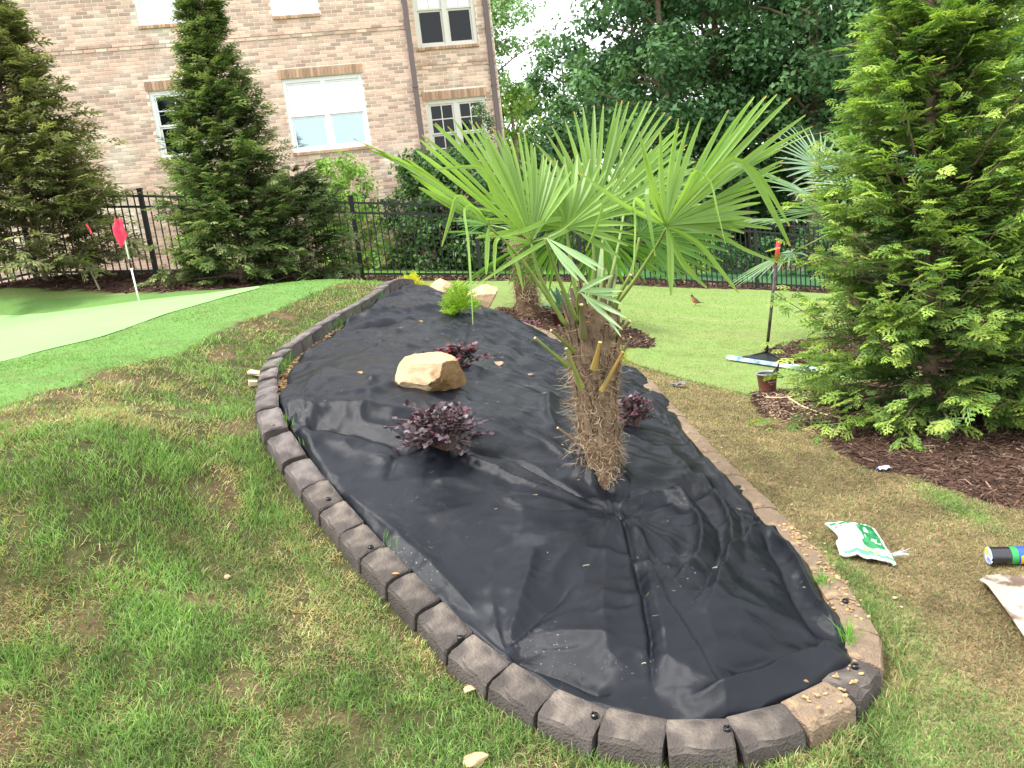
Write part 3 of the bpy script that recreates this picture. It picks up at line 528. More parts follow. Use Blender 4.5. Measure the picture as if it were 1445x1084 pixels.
# soldier courses above the windows, rowlock sills, bands
hu = None
for w_ in WINS[:7]:
    if w_[3] > 6: continue
    n = int(round((w_[1]-w_[0]+.08)/.068)); st = (w_[1]-w_[0]+.08)/n; 
    for i in range(n):
        u = w_[0]-.04+i*st
        if u+.058 > -.002 and w_[4] == 0: continue
        if hu is None: hu = MB().add([(0, .03, 0), (0, 0, 0), (.057, 0, 0), (.057, .03, 0), (0, .03, .172), (0, 0, .172), (.057, 0, .172), (.057, .03, .172)], BF).build('soldier_brick', m_brick2, house, local=True); c = hu
        else: c = dupe(hu, (0, 0, 0), house)
        c.location = (u, w_[4]-.009-random.uniform(0, .004), w_[3]+.006-HZ)
for w_ in WINS:
    mb = MB(); n = int((w_[1]-w_[0])/.068)
    for i in range(n): mb.box(w_[0]+i*(w_[1]-w_[0])/n+.004, w_[4]-.045, w_[2]-.063-HZ, w_[0]+(i+1)*(w_[1]-w_[0])/n-.004, w_[4]+.1, w_[2]-.004-HZ)
    props(mb.build('brick_sill', m_brick2, house, local=True), kind='stuff')
    fr = MB(); u0, u1, z0, z1 = w_[0]+.002, w_[1]-.002, w_[2]-HZ+.001, w_[3]-HZ-.002; y = w_[4]+.05; y2 = y+.08
    t = .075
    fr.box(u0, y, z0, u0+t, y2, z1); fr.box(u1-t, y, z0, u1, y2, z1); fr.box(u0+t+.001, y, z1-t, u1-t-.001, y2, z1); fr.box(u0+t+.001, y-.02, z0, u1-t-.001, y2, z0+t*.9)
    nu = w_[5]; span = (u1-u0-2*t); cells = []
    for k in range(nu):
        a = u0+t+span*k/nu; b = u0+t+span*(k+1)/nu
        if k: fr.box(a-.05, y+.001, z0+t*.9+.001, a+.05, y2, z1-t-.001)
        cells.append((a+(.051 if k else 0), b-(.051 if k < nu-1 else 0)))
    wn = fr.build('window', m_white if w_[9] == 'w' else m_cream, house, local=True)
    zm = (z0+z1)/2-.02
    for a, b in cells:
        for lo, hi, gk, isup in ((z0+t*.9, zm, w_[8], 0), (zm, z1-t, w_[7], 1)):
            yy = y+.02+(.025 if not isup else 0); s_ = MB(); q = .035
            s_.box(a+.001, yy, lo+.001, a+q, yy+.03, hi-.001); s_.box(b-q, yy, lo+.001, b-.001, yy+.03, hi-.001); s_.box(a+q+.001, yy, lo+.001, b-q-.001, yy+.03, lo+q); s_.box(a+q+.001, yy, hi-q, b-q-.001, yy+.03, hi-.001)
            if w_[6] and (isup or w_[3] < 4.5 and w_[4] > 0):
                um = (a+b)/2; s_.box(um-.011, yy+.003, lo+q+.001, um+.011, yy+.025, hi-q-.001)
                if w_[3] < 6: zz = (lo+hi)/2; s_.box(a+q+.001, yy+.004, zz-.011, b-q-.001, yy+.024, zz+.011)
            s_.build('sash', m_white if w_[9] == 'w' else m_cream, wn, local=True)
            MB().box(a+q, yy+.014, lo+q, b-q, yy+.02, hi-q).build('pane', {'dark': m_glassd, 'sky': m_glassb, 'blind_sky': m_blindsky}[gk], wn, local=True)
for u, yb in ((-.045, -.03), (1.68, .57)):
    s_ = MB(); s_.box(u-.05, yb-.075, -1, u+.05, yb-.002, 7.6); 
    sp = s_.build('downspout', m_spout, house, local=True)
    for zz in (1.5, 3.6, 5.4): MB().box(u-.062, yb-.085, zz, u+.062, yb+.02, zz+.03).build('strap', m_spout, sp, local=True)
# ================================================================== FENCE
m_iron = mat('black_fence_metal', (.012, .012, .014), rough=.45, spec=.4)
fence = thing('metal_fence', (-2.23, 13.0, Hf(-2.23, 13)), 'black metal picket fence running across the back of the lawn', 'fence')
FP = [(-14.6, 12.2), (-12.8, 12.2), (-10.9, 12.25), (-9.0, 12.3), (-7.1, 12.38), (-5.32, 12.5), (-3.75, 12.75), (-2.23, 13.0), (-.31, 13.5), (1.45, 14.05), (3.15, 14.6), (4.88, 15.0), (6.65, 15.5), (8.4, 16.0), (10.2, 16.5), (12.0, 17.0)]
FZ = [Hf(*p) for p in FP]; fl = Vector(fence.location)
post0 = pick0 = None
for i, (p, z_) in enumerate(zip(FP, FZ)):
    if post0 is None:
        m_ = MB(); m_.box(-.032, -.032, -.3, .032, .032, 1.34); m_.box(-.04, -.04, 1.341, .04, .04, 1.365); post0 = m_.build('post', m_iron, fence, local=True); c = post0
    else: c = dupe(post0, (0, 0, 0), fence)
    c.location = Vector((*p, z_))-fl
for i in range(len(FP)-1):
    a = Vector((*FP[i], FZ[i])); b = Vector((*FP[i+1], FZ[i+1])); dv = (b-a); dl = Vector((dv.x, dv.y, 0)).length
    for hz, nm in ((1.25, 'rail'), (1.09, 'rail'), (.11, 'rail')):
        m_ = MB(); nrm = Vector((-dv.y, dv.x, 0)).normalized()*.016; V = []
        for pt in (a, b):
            for sy, sz in ((-1, -.018), (1, -.018), (1, .018), (-1, .018)): V.append(pt+nrm*sy+Vector((0, 0, hz+sz)))
        m_.add(V, [(0, 1, 5, 4), (1, 2, 6, 5), (2, 3, 7, 6), (3, 0, 4, 7), (0, 3, 2, 1), (4, 5, 6, 7)]); m_.build('rail', m_iron, fence)
    n = int(dl/.103)
    for k in range(1, n):
        t = k/n; q = a+dv*t
        if pick0 is None:
            m_ = MB(); m_.box(-.0085, -.0085, .04, .0085, .0085, 1.30); m_.add([(-.0085, -.0085, 1.30), (.0085, -.0085, 1.30), (.0085, .0085, 1.30), (-.0085, .0085, 1.30), (0, 0, 1.335)], [(0, 1, 4), (1, 2, 4), (2, 3, 4), (3, 0, 4)])
            pick0 = m_.build('picket', m_iron, fence, local=True); c = pick0
        elif q.x < -8.2 or q.x > 9.2: continue
        else: c = dupe(pick0, (0, 0, 0), fence)
        c.location = q-fl; c.rotation_euler = (0, 0, math.atan2(dv.y, dv.x))
# ================================================================== EDGING
m_blk = mat('brown_rubber_block', (.072, .060, .054), (.115, .099, .091), rough=.9, ns=9, bump=1.0, bs=110, rnd=.2, dust=((.265, .22, .175), 6, .44), spec=.2)
m_blkd = mat('grey_brown_block', (.085, .070, .065), (.135, .118, .112), rough=.9, ns=9, bump=1.0, bs=160, rnd=.2, dust=((.22, .19, .18), 7, .4), spec=.2)
m_blks = mat('sandy_block', (.27, .195, .13), (.17, .13, .10), rough=.95, ns=7, bump=1.0, bs=120, rnd=.12, stain=((.42, .30, .17), 6, .5), spec=.1)
edging = thing('bed_edging', (EP[0][0], EP[0][1], Hf(*EP[0])), 'curved edging of brick shaped brown rubber blocks around the black fabric bed', 'edging')
def catmull(P, step):
    P = np.array(P); out = []
    for i in range(len(P)-1):
        p0, p1, p2, p3 = P[max(i-1, 0)], P[i], P[i+1], P[min(i+2, len(P)-1)]
        n = max(2, int(np.linalg.norm(p2-p1)/step)+1)
        for t in np.linspace(0, 1, n, endpoint=False): out.append(.5*((2*p1)+(-p0+p2)*t+(2*p0-5*p1+4*p2-p3)*t*t+(-p0+3*p1-3*p2+p3)*t**3))
    out.append(P[-1]); return np.array(out)
ring = catmull(EP+[(-.35, 8.62), (-.75, 8.55), (-1.0, 8.2), EP[0]], .02); sg_ = np.r_[0, np.cumsum(np.hypot(*np.diff(ring, axis=0).T))]
BL = .198; nb = int(sg_[-1]/BL); BL = sg_[-1]/nb
def block_mesh(seed):
    r = random.Random(seed); nx_ = 7; V = []; hx = BL/2-.0024
    for i in range(nx_):
        t = i/(nx_-1); x_ = -hx+2*hx*t; e = .008 if i in (0, nx_-1) else 0; t = [0, .035, .25, .5, .75, .965, 1][i]; x_ = -hx+2*hx*t
        j1 = r.uniform(-.005, .005)*(0 if e else 1); j2 = r.uniform(-.006, .006); j3 = r.uniform(-.004, .004)
        # outer side is +y : ring from outer bottom over the top to the inner bottom
        for (y_, z_) in ((.064-e*.3, -.09), (.063-e*.5, .02), (.062-e*.6+j3, .046+j1), (.052-e*.4+j2, .062-e*.6+j1), (.022+j3, .071-e*.7+j2), (-.018+j1, .077-e*.7+j3), (-.048+e*.4+j2*.6, .080-e*.7+j1*.8), (-.060+e*.5, .074-e*.6), (-.060+e*.5, -.05)): V.append((x_, y_, z_))
    k = 9; F_ = [(i*k+j, i*k+j+1, (i+1)*k+j+1, (i+1)*k+j) for i in range(nx_-1) for j in range(k-1)]+[tuple(range(k))[::-1], tuple((nx_-1)*k+j for j in range(k))]
    return V, F_
variants = {}
cen = np.array([-.1, 5.0])
for i in range(nb):
    sm_ = (i+.5)*BL; px_ = np.interp(sm_, sg_, ring[:, 0]); py_ = np.interp(sm_, sg_, ring[:, 1])
    ax_, ay_ = np.interp(sm_-BL*.45, sg_, ring[:, 0]), np.interp(sm_-BL*.45, sg_, ring[:, 1]); bx_, by_ = np.interp(sm_+BL*.45, sg_, ring[:, 0]), np.interp(sm_+BL*.45, sg_, ring[:, 1])
    za, zb = Hf(ax_, ay_), Hf(bx_, by_); tdir = Vector((bx_-ax_, by_-ay_, zb-za)).normalized()
    # path runs back-left -> front -> back-right, so outward is to the right of travel
    out_ = Vector((tdir.y, -tdir.x, 0)).normalized(); side = -out_ if True else out_
    up_ = tdir.cross(out_).normalized()
    if up_.z < 0: up_ = -up_
    kind_ = 's' if (px_ > .8 and random.random() < .6) or (px_ > .85 and py_ > 2.6) or (py_ > 2.75 and px_ > -.1) else ('b' if py_ < 3.6 else 'd')
    vi = random.randrange(4); key = (kind_, vi)
    xx = out_.cross(up_)
    Mx = Matrix((xx, out_, up_)).transposed().to_4x4()
    if key not in variants:
        V, F_ = block_mesh(vi); me_o = MB().add(V, F_).build('block', {'s': m_blks, 'b': m_blk, 'd': m_blkd}[kind_], edging, local=True); variants[key] = me_o; c = me_o
    else: c = dupe(variants[key], (0, 0, 0), edging)
    Mx = Mx @ Matrix.Rotation(random.gauss(0, .025), 4, 'Z') @ Matrix.Rotation(random.gauss(0, .03), 4, 'X') @ Matrix.Rotation(random.gauss(0, .015), 4, 'Y'); c.scale = (1, random.uniform(.94, 1.04), 1)
    c.rotation_euler = Mx.to_euler(); c.location = Vector((px_, py_, Hf(px_, py_)+.012+.05*float(sm(np.array(py_), 4.6, 5.6))*(px_ < -.9)+random.uniform(-.004, .004)))-Vector(edging.location)
m_stake = mat('black_plastic', (.012, .012, .013), rough=.35, spec=.5)
st0 = None
for (x_, y_) in STAKES:
    ii = int(np.argmin(np.hypot(ring[:, 0]-x_, ring[:, 1]-y_))); x_, y_ = ring[ii]
    if st0 is None:
        m_ = MB(); m_.lathe([(.0, -.01), (.011, -.01), (.012, .003), (.008, .006), (.007, .002), (0, .002)], n=14); m_.box(-.0015, -.011, .004, .0015, .011, .0075); st0 = m_.build('stake_head', m_stake, edging, local=True); c = st0
    else: c = dupe(st0, (0, 0, 0), edging)
    c.location = Vector((x_, y_, Hf(x_, y_)+.0935))-Vector(edging.location); c.rotation_euler = (0, 0, random.random()*3)
# ================================================================== FABRIC
FL = [(.45, 2.152), (.327, 2.172)]+list(FABRIC_LEFT)+[(-1.0, 8.15)]; FR = [(.47, 2.153)]+sorted(FABRIC_RIGHT[1:-1], key=lambda p: p[1])+[(-.02, 7.45), (-.25, 7.8), (-.5, 8.16)]
fl_ = np.array(sorted(FL, key=lambda p: p[1])); fr_ = np.array(sorted(FR, key=lambda p: p[1]))
NYf, NXf = 430, 210
fl_[:, 0] -= .035*(fl_[:, 1] < 4.5)*(fl_[:, 1] > 2.6); fl_[:, 1] -= .03*(fl_[:, 1] < 2.5); fl_[:, 0] -= .02*(fl_[:, 1] < 2.9); fr_[:, 1] -= .03*(fr_[:, 1] < 2.5); fr_[:, 0] += .035*(fr_[:, 1] < 2.5)
ys = 2.126+(8.14-2.126)*np.linspace(0, 1, NYf)**1.35
uu = np.linspace(0, 1, NXf); uu = uu-.05*np.sin(2*np.pi*uu)/np.pi
lx = np.interp(ys, fl_[:, 1], fl_[:, 0]); rx = np.interp(ys, fr_[:, 1], fr_[:, 0])
FX = lx[:, None]+(rx-lx)[:, None]*uu[None]; FY = np.repeat(ys[:, None], NXf, 1)
edge_d = np.minimum(FX-lx[:, None], rx[:, None]-FX); edge_d = np.minimum(edge_d, (FY-2.12)*1.0); edge_d = np.maximum(edge_d, 0)
FX = FX+(fbm(FY, FX, 4, 70)-.5)*.03*np.exp(-edge_d/.1); FY = FY+(fbm(FX, FY, 3, 71)-.5)*.02*np.exp(-edge_d/.1)
hb_ = H(FX, FY)+.052+.022*sm(edge_d, 0, .35)-.03*np.exp(-(edge_d/.025)**2)-.03*np.exp(-(FX-lx[:, None])/.12)*sm(FY, 4.6, 5.6)
wxf = FX+(fbm(FX, FY, 2.4, 81)-.5)*.22; wyf = FY+(fbm(FX, FY, 2.4, 85)-.5)*.22
rd = np.zeros_like(FX)
for k, (ang, s1, s2, a) in enumerate([(.35, 1.0, 4.0, .020), (-.5, 1.4, 5.5, .015), (1.2, 2.2, 7, .009), (.1, 3., 12, .005)]):
    ca, sa = math.cos(ang), math.sin(ang); rr = fbm((wxf*ca+wyf*sa)*s1, (-wxf*sa+wyf*ca)*s2, 1, 90+k*7, 2); rd += a*(1-np.abs(2*rr-1)*1.6)
amp = .75-.43*sm(-FX, -.45, .25)*sm(-FY, -4.1, -3.3); hb_ += rd*amp*1.7*(1+.5*sm(FY, 4.2, 5.5))
for pl, a, w_ in FOLDS:
    dd, sgn, par = polydist(FX+(fbm(FX, FY, 5, 95)-.5)*.03, FY+(fbm(FX, FY, 5, 97)-.5)*.03, [tuple(q) for q in catmull(pl, .06)])
    env = sm(par, 0, .10)*sm(1-par, 0, .22); ww = w_*np.where(sgn > 0, .55, 1.25)
    hb_ += a*(1.55 if pl[0][1] < 4.6 else 2.2)*env*np.exp(-(dd/ww)**1.15)
dsm, sgs, pars = polydist(FX, FY, SEAM); hb_ += .006*np.where(sgs > 0, 1, 0)*np.exp(-dsm/.2)*sm(pars, 0, .05)*sm(1-pars, 0, .05)
pd = np.hypot(FX-PALM_BASE[0], FY-PALM_BASE[1]); pang = np.arctan2(FY-PALM_BASE[1], FX-PALM_BASE[0]); frontal = np.exp(-((pang+1.45)/.55)**2); hb_ += -.075*np.exp(-(np.hypot(FX-PALM_BASE[0]-.02, FY-PALM_BASE[1]+.12)/.24)**2)+.16*(1-frontal)*np.exp(-np.maximum(pd-.095, 0)/.035)*(.8+.2*np.sin(pang*9))
kx, ky = FOLDS[31][0][0] if False else SEAM[0][0], SEAM[0][1]
pk = np.hypot(FX-kx, FY-ky); th_ = np.arctan2(FY-ky, FX-kx); rdg = lambda v: (1-np.abs(np.sin(v)))**2-.35
hb_ += .020*rdg(th_*9+2.4*fbm(FX, FY, 3, 99)+.6)*np.exp(-pk/.30)*sm(pk, 0, .05)-.03*np.exp(-(pk/.03)**2)
for (cx_, cy_, am, nn) in ((-1.13, 4.05, .010, 11), (FABRIC_LEFT[3][0], FABRIC_LEFT[3][1], .009, 10), (-.33, 6.45, .014, 12), (-.4, 3.9, .012, 9), (.66, 4.38, .01, 9), (1.07, 3.3, .012, 10)):
    pk = np.hypot(FX-cx_, FY-cy_); th_ = np.arctan2(FY-cy_, FX-cx_); hb_ += am*1.5*rdg(th_*nn*.5*(1 if nn % 2 == 0 else 2*round(nn/2)/nn)+2.2*fbm(FX, FY, 3, 5))*np.exp(-pk/.42)*sm(pk, 0, .06)
hb_ += .003*(fbm(FX, FY, 14, 55)-.5)+.0045*(1-np.abs(2*fbm(wxf*6, wyf*10, 1, 57, 2)-1)*1.6)*sm(fbm(FX, FY, 1.6, 59), .42, .62)
hb_ = np.maximum(hb_, H(FX, FY)+np.where(pd < .5, .033, .035))
J = np.arange(FX.size).reshape(FX.shape)
# seam: the faces right under the overlap step stay connected; a thin lap strip is laid on top
m_fab = mat('black_landscape_fabric', (.0055, .0066, .0100), (.0085, .0100, .0145), rough=.31, ns=2.2, bump=.2, bs=900, spec=.25, stain=((.026, .028, .033), 3.5, .60), detail=8)
_n = m_fab.node_tree.nodes; _l = m_fab.node_tree.links.new; _b = _n['Principled BSDF']; _tc = _n.new('ShaderNodeTexCoord')
_prev = [l.from_socket for l in m_fab.node_tree.links if l.to_socket == _b.inputs['Normal']][0]
for _sc, _dist, _str in ((3.2, .022, .30), (10, .008, .14)):      # fine sharp creases of the thin cloth
    _t = _n.new('ShaderNodeTexNoise'); _t.inputs['Scale'].default_value = _sc; _t.inputs['Detail'].default_value = 2; _t.inputs['Distortion'].default_value = 1.2; _l(_tc.outputs['Object'], _t.inputs['Vector'])
    _s = _n.new('ShaderNodeMath'); _s.operation = 'SUBTRACT'; _s.inputs[1].default_value = .5; _l(_t.outputs[0], _s.inputs[0])
    _a = _n.new('ShaderNodeMath'); _a.operation = 'ABSOLUTE'; _l(_s.outputs[0], _a.inputs[0]); _p = _n.new('ShaderNodeMath'); _p.operation = 'POWER'; _p.inputs[1].default_value = .8; _l(_a.outputs[0], _p.inputs[0])
    _bp = _n.new('ShaderNodeBump'); _bp.inputs['Strength'].default_value = _str; _bp.inputs['Distance'].default_value = _dist; _bp.invert = True; _l(_p.outputs[0], _bp.inputs['Height']); _l(_prev, _bp.inputs['Normal']); _prev = _bp.outputs[0]
_l(_prev, _b.inputs['Normal'])
# pale dust where feet and soil have scuffed it: thresholded specks
_dn = _n.new('ShaderNodeTexNoise'); _dn.inputs['Scale'].default_value = 90; _dn.inputs['Detail'].default_value = 2; _l(_tc.outputs['Object'], _dn.inputs['Vector'])
_dm = _n.new('ShaderNodeTexNoise'); _dm.inputs['Scale'].default_value = 2.3; _dm.inputs['Detail'].default_value = 3; _l(_tc.outputs['Object'], _dm.inputs['Vector'])
_d1 = _n.new('ShaderNodeMapRange'); _d1.inputs[1].default_value = .68; _d1.inputs[2].default_value = .74; _l(_dn.outputs[0], _d1.inputs[0]); _d2 = _n.new('ShaderNodeMapRange'); _d2.inputs[1].default_value = .52; _d2.inputs[2].default_value = .66; _l(_dm.outputs[0], _d2.inputs[0])
_mm = _n.new('ShaderNodeMath'); _mm.operation = 'MULTIPLY'; _l(_d1.outputs[0], _mm.inputs[0]); _l(_d2.outputs[0], _mm.inputs[1])
_c0 = [l.from_socket for l in m_fab.node_tree.links if l.to_socket == _b.inputs['Base Color']][0]; _mx = _n.new('ShaderNodeMixRGB'); _mx.inputs[2].default_value = (.30, .28, .25, 1); _l(_mm.outputs[0], _mx.inputs[0]); _l(_c0, _mx.inputs[1]); _l(_mx.outputs[0], _b.inputs['Base Color'])
o = mk('landscape_fabric', np.stack([FX, FY, hb_], -1).reshape(-1, 3), np.stack([J[:-1, :-1], J[:-1, 1:], J[1:, 1:], J[1:, :-1]], -1).reshape(-1, 4), m_fab, smooth=True, origin=(0, 4.5, Hf(0, 4.5)))
md = o.modifiers.new('thickness', 'SOLIDIFY'); md.thickness = .002; md.offset = -1
props(o, 'black landscape fabric spread in folds over the whole raised bed', 'ground cloth')
FABH = (FX, FY, hb_)
def fabz(x, y):
    r = int(np.clip(np.searchsorted(ys, y), 1, NYf-1)); c = int(np.argmin(np.abs(FX[r]-x))); return float(hb_[r, c])
# ------------------------------------------------------------------ straw and crumbs on the fabric
def strands(name, N, sampler, ln, wd, curl, cols, matr, lift=.004, seg=4, parent=None, kind='stuff'):
    V = []; Fq = []; C_ = []; n = 0
    for i in range(N):
        p, d_ = sampler(i); p = Vector(p); d_ = Vector(d_).normalized(); l = ln*random.uniform(.4, 1.4); w_ = wd*random.uniform(.6, 1.3)
        ax = Vector((random.gauss(0, 1), random.gauss(0, 1), random.gauss(0, 1))).normalized(); c = random.choice(cols); kf = random.uniform(.75, 1.2); c = tuple(v*kf for v in c)
        cu = random.gauss(0, curl)
        for s_ in range(seg+1):
            sdv = d_.cross(ax).normalized()*w_*(1-.5*s_/seg)
            V += [p-sdv, p+sdv]; C_ += [c, c]
            if s_ < seg: Fq.append((n, n+1, n+3, n+2))
            n += 2; p = p+d_*l/seg; d_ = Matrix.Rotation(cu/seg, 3, ax) @ d_
    o = mk(name, V, np.array(Fq), matr, parent, col=C_)
    if kind: props(o, kind=kind)
    return o
m_straw = mat('straw', attr=True, rough=.8)
def fsamp(i):
    while True:
        x_ = random.uniform(-1.3, 1.05); y_ = random.uniform(2.3, 7.5)
        if inpoly(np.array(x_), np.array(y_), list(FABRIC_LEFT)+list(FABRIC_RIGHT)[::-1]): break
    return (x_, y_, fabz(x_, y_)+.004), (random.gauss(0, 1), random.gauss(0, 1), 0)
strands('straw_bits', 190, fsamp, .025, .0009, 1.2, [(.55, .48, .32), (.6, .56, .45), (.3, .35, .12)], m_straw)
m_clod = mat('sandy_clod', attr=True, c2=(1, 1, 1), ns=20, rough=.95, bump=.5, bs=100)
ico = [(0, 0, 1), (.89, 0, .45), (.28, .85, .45), (-.72, .53, .45), (-.72, -.53, .45), (.28, -.85, .45), (.72, .53, -.45), (-.28, .85, -.45), (-.89, 0, -.45), (-.28, -.85, -.45), (.72, -.53, -.45), (0, 0, -1)]
icf = [(0, 1, 2), (0, 2, 3), (0, 3, 4), (0, 4, 5), (0, 5, 1), (1, 6, 2), (2, 7, 3), (3, 8, 4), (4, 9, 5), (5, 10, 1), (2, 6, 7), (3, 7, 8), (4, 8, 9), (5, 9, 10), (1, 10, 6), (6, 11, 7), (7, 11, 8), (8, 11, 9), (9, 11, 10), (10, 11, 6)]
def clods(name, pts, r, cols, flat=.6):
    mb = MB()
    for p in pts:
        s_ = r*random.uniform(.35, 1.3); kf = random.uniform(.75, 1.2); c = tuple(v*kf for v in random.choice(cols)); q = [random.uniform(.7, 1.3) for _ in range(12)]
        a = random.random()*6; ca, sa = math.cos(a), math.sin(a)
        mb.add([(p[0]+(v[0]*ca*1.4-v[1]*sa)*s_*q[k], p[1]+(v[0]*sa*1.4+v[1]*ca)*s_*q[k], p[2]+v[2]*s_*flat*q[k]) for k, v in enumerate(ico)], icf, c)
    o = mb.build(name, m_clod, colors=True); props(o, kind='stuff'); return o
def along(pl, n, jit, off=0, side=0):
    P_ = catmull(pl, .02); out = []
    for _ in range(n):
        q = random.choice(P_); x_ = q[0]+random.gauss(side, jit); y_ = q[1]+random.gauss(0, jit); out.append((x_, y_, Hf(x_, y_)+off+random.uniform(0, .012)))
    return out
gapL = [(-1.46, 5.0), (-1.49, 5.45), (-1.42, 5.85), (-1.3, 6.3)]; gapL2 = [(-1.35, 4.3), (-1.46, 4.9)]; gapR = [(1.08, 3.42), (1.105, 3.2), (1.14, 2.95), (1.12, 2.75), (1.09, 2.6), (1.07, 2.5)]
SC = [(.38, .25, .12), (.45, .31, .16), (.26, .17, .09)]
clods('sand_clods', along(gapL, 420, .025, .045)+along(gapL2, 160, .02, .04)+along(gapR, 520, .018, .05), .012, SC)
clods('sand_crumbs', [(-1.52, 5.12, Hf(-1.52, 5.12)+.095)]+along([(1.16, 3.3), (1.18, 2.95), (1.15, 2.6)], 260, .022, .082)+along([(-1.56, 5.22), (-1.5, 5.1)], 60, .022, .085)+along([(.8, 2.1), (1.0, 2.3)], 30, .035, .085), .0065, SC)
clods('wood_crumbs', along([(1.2, 2.5), (1.35, 3.4), (1.3, 4.5), (1.3, 5.5)], 90, .15, .0), .007, [(.4, .31, .19), (.3, .21, .12), (.45, .36, .24)])
# grass tufts rooted in the joints of the bed edge
tp = along(gapL, 600, .02, .045, -.03)+along([(-1.1, 7.2), (-1.2, 6.9), (-1.33, 6.4)], 500, .025, .05)+along([(1.05, 2.42), (1.07, 2.5)], 60, .01, .05)+along([(1.12, 2.8), (1.12, 2.84)], 60, .012, .05)+along([(-.95, 3.62), (-1.2, 4.0)], 14, .012, .05)+along([(-.55, 3.0), (-.6, 3.1)], 8, .01, .05)
tp = np.array(tp); blades('edge_grass', tp, rng.uniform(.05, .12, len(tp)), np.full(len(tp), .004), rng.uniform(.1, .7, len(tp)), pick(len(tp), [(.12, .32, .04), (.17, .38, .06)], [1, 1]))
ov = along([(-.35, 2.45), (-.7, 2.85), (-1.0, 3.35), (-1.25, 3.75)], 1500, .03, 0, -.075); ov = [p for p in ov if bed_out(np.array(p[0]), np.array(p[1]), .062)]
ov += [p for p in along([(-.2, 2.28), (.1, 2.08), (.5, 1.95), (.95, 2.05), (1.2, 2.35), (1.28, 2.8)], 1600, .03, 0) if bed_out(np.array(p[0]), np.array(p[1]), .06)]
ov = np.array(ov); blades('verge_grass', ov, rng.uniform(.03, .065, len(ov)), np.full(len(ov), .003), rng.uniform(.2, 1.2, len(ov)), pick(len(ov), GR+ST[:2], [3, 3, 2, 2, 1, 1]))
# ================================================================== ROCKS
m_rock = mat('tan_sandstone', (.42, .275, .15), (.56, .42, .27), rough=.9, ns=3.2, bump=1., bs=24, stain=((.28, .16, .075), 4.5, .58), spec=.15, detail=8)
m_rockb = mat('brown_shaded_stone', (.17, .10, .045), (.27, .17, .085), rough=.95, ns=9, bump=1., bs=45, spec=.1, detail=8)
from mathutils import noise as mn
def boulder(name, loc, dims, seed, label, rz=0, planes=None, sub=4, tilt=(0, 0), group=None, rough=.05, brown=False):
    import bmesh
    bm = bmesh.new(); bmesh.ops.create_icosphere(bm, subdivisions=sub+1, radius=1)
    r = random.Random(seed); pl = planes or [(Vector((r.gauss(0, 1), r.gauss(0, 1), r.gauss(.2, .8))).normalized(), r.uniform(.6, .85)) for _ in range(9)]
    pl = [(Vector(n_).normalized(), d_) for n_, d_ in pl]
    for v in bm.verts:
        p = v.co.copy()*1.25
        for n_, d_ in pl:
            e = p.dot(n_)-d_
            if e > 0: p -= n_*e*.96
        p += p.normalized()*(mn.fractal(p*1.6+Vector((seed, 0, 0)), 1, 2, 5)*rough*1.6+mn.fractal(p*6+Vector((seed, 0, 0)), 1, 2, 3)*rough*.35)
        v.co = p
    R_ = Matrix.Rotation(rz, 3, 'Z') @ Matrix.Rotation(tilt[0], 3, 'X') @ Matrix.Rotation(tilt[1], 3, 'Y')
    for v in bm.verts: v.co = R_ @ Vector((v.co.x*dims[0], v.co.y*dims[1], v.co.z*dims[2]))
    me = bpy.data.meshes.new(name); bm.to_mesh(me); bm.free(); me.materials.append(m_rock)
    for p in me.polygons: p.use_smooth = True
    try: me.set_sharp_from_angle(angle=math.radians(22))
    except Exception: pass
    if brown:   # broken right face: brown stone with its shade painted in; other faces stay pale
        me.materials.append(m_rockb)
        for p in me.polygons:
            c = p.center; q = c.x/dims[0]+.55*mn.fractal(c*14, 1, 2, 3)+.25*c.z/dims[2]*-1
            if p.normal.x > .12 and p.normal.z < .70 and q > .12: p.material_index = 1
    o = bpy.data.objects.new(name, me); COL.objects.link(o); o.location = loc
    return props(o, label, 'rock', group)
# flat top falling away from the camera a little, steep pale front-left face, broken face on the right, brown with painted shade
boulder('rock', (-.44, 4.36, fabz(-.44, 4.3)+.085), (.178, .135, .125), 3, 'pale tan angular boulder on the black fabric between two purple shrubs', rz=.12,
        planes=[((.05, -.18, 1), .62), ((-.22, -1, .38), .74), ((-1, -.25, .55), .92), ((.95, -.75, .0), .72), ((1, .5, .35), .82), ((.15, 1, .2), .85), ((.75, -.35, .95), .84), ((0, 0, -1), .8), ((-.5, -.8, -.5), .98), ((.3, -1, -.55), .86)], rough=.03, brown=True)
boulder('rock', (-.60, 8.12, Hf(-.60, 8.12)+.10), (.17, .14, .15), 11, 'rounded pale boulder at the far end of the bed, left of the pair', rz=.3, rough=.05,
        planes=[((-.6, -.3, .9), .72), ((.7, -.3, .8), .72), ((0, -1, .3), .8), ((1, 0, .1), .85), ((-1, .2, .2), .85), ((0, 0, -1), .8)])
boulder('rock', (-.31, 7.85, Hf(-.24, 7.85)+.10), (.17, .15, .27), 17, 'long tan boulder slanting down to the right at the far end of the bed', rz=.2, tilt=(.1, .95), rough=.05,
        planes=[((-.6, -.3, .9), .8), ((.9, -.3, .5), .75), ((0, -1, .3), .7), ((1, 0, .1), .8), ((-1, .2, .2), .8), ((0, 0, -1), .8)])
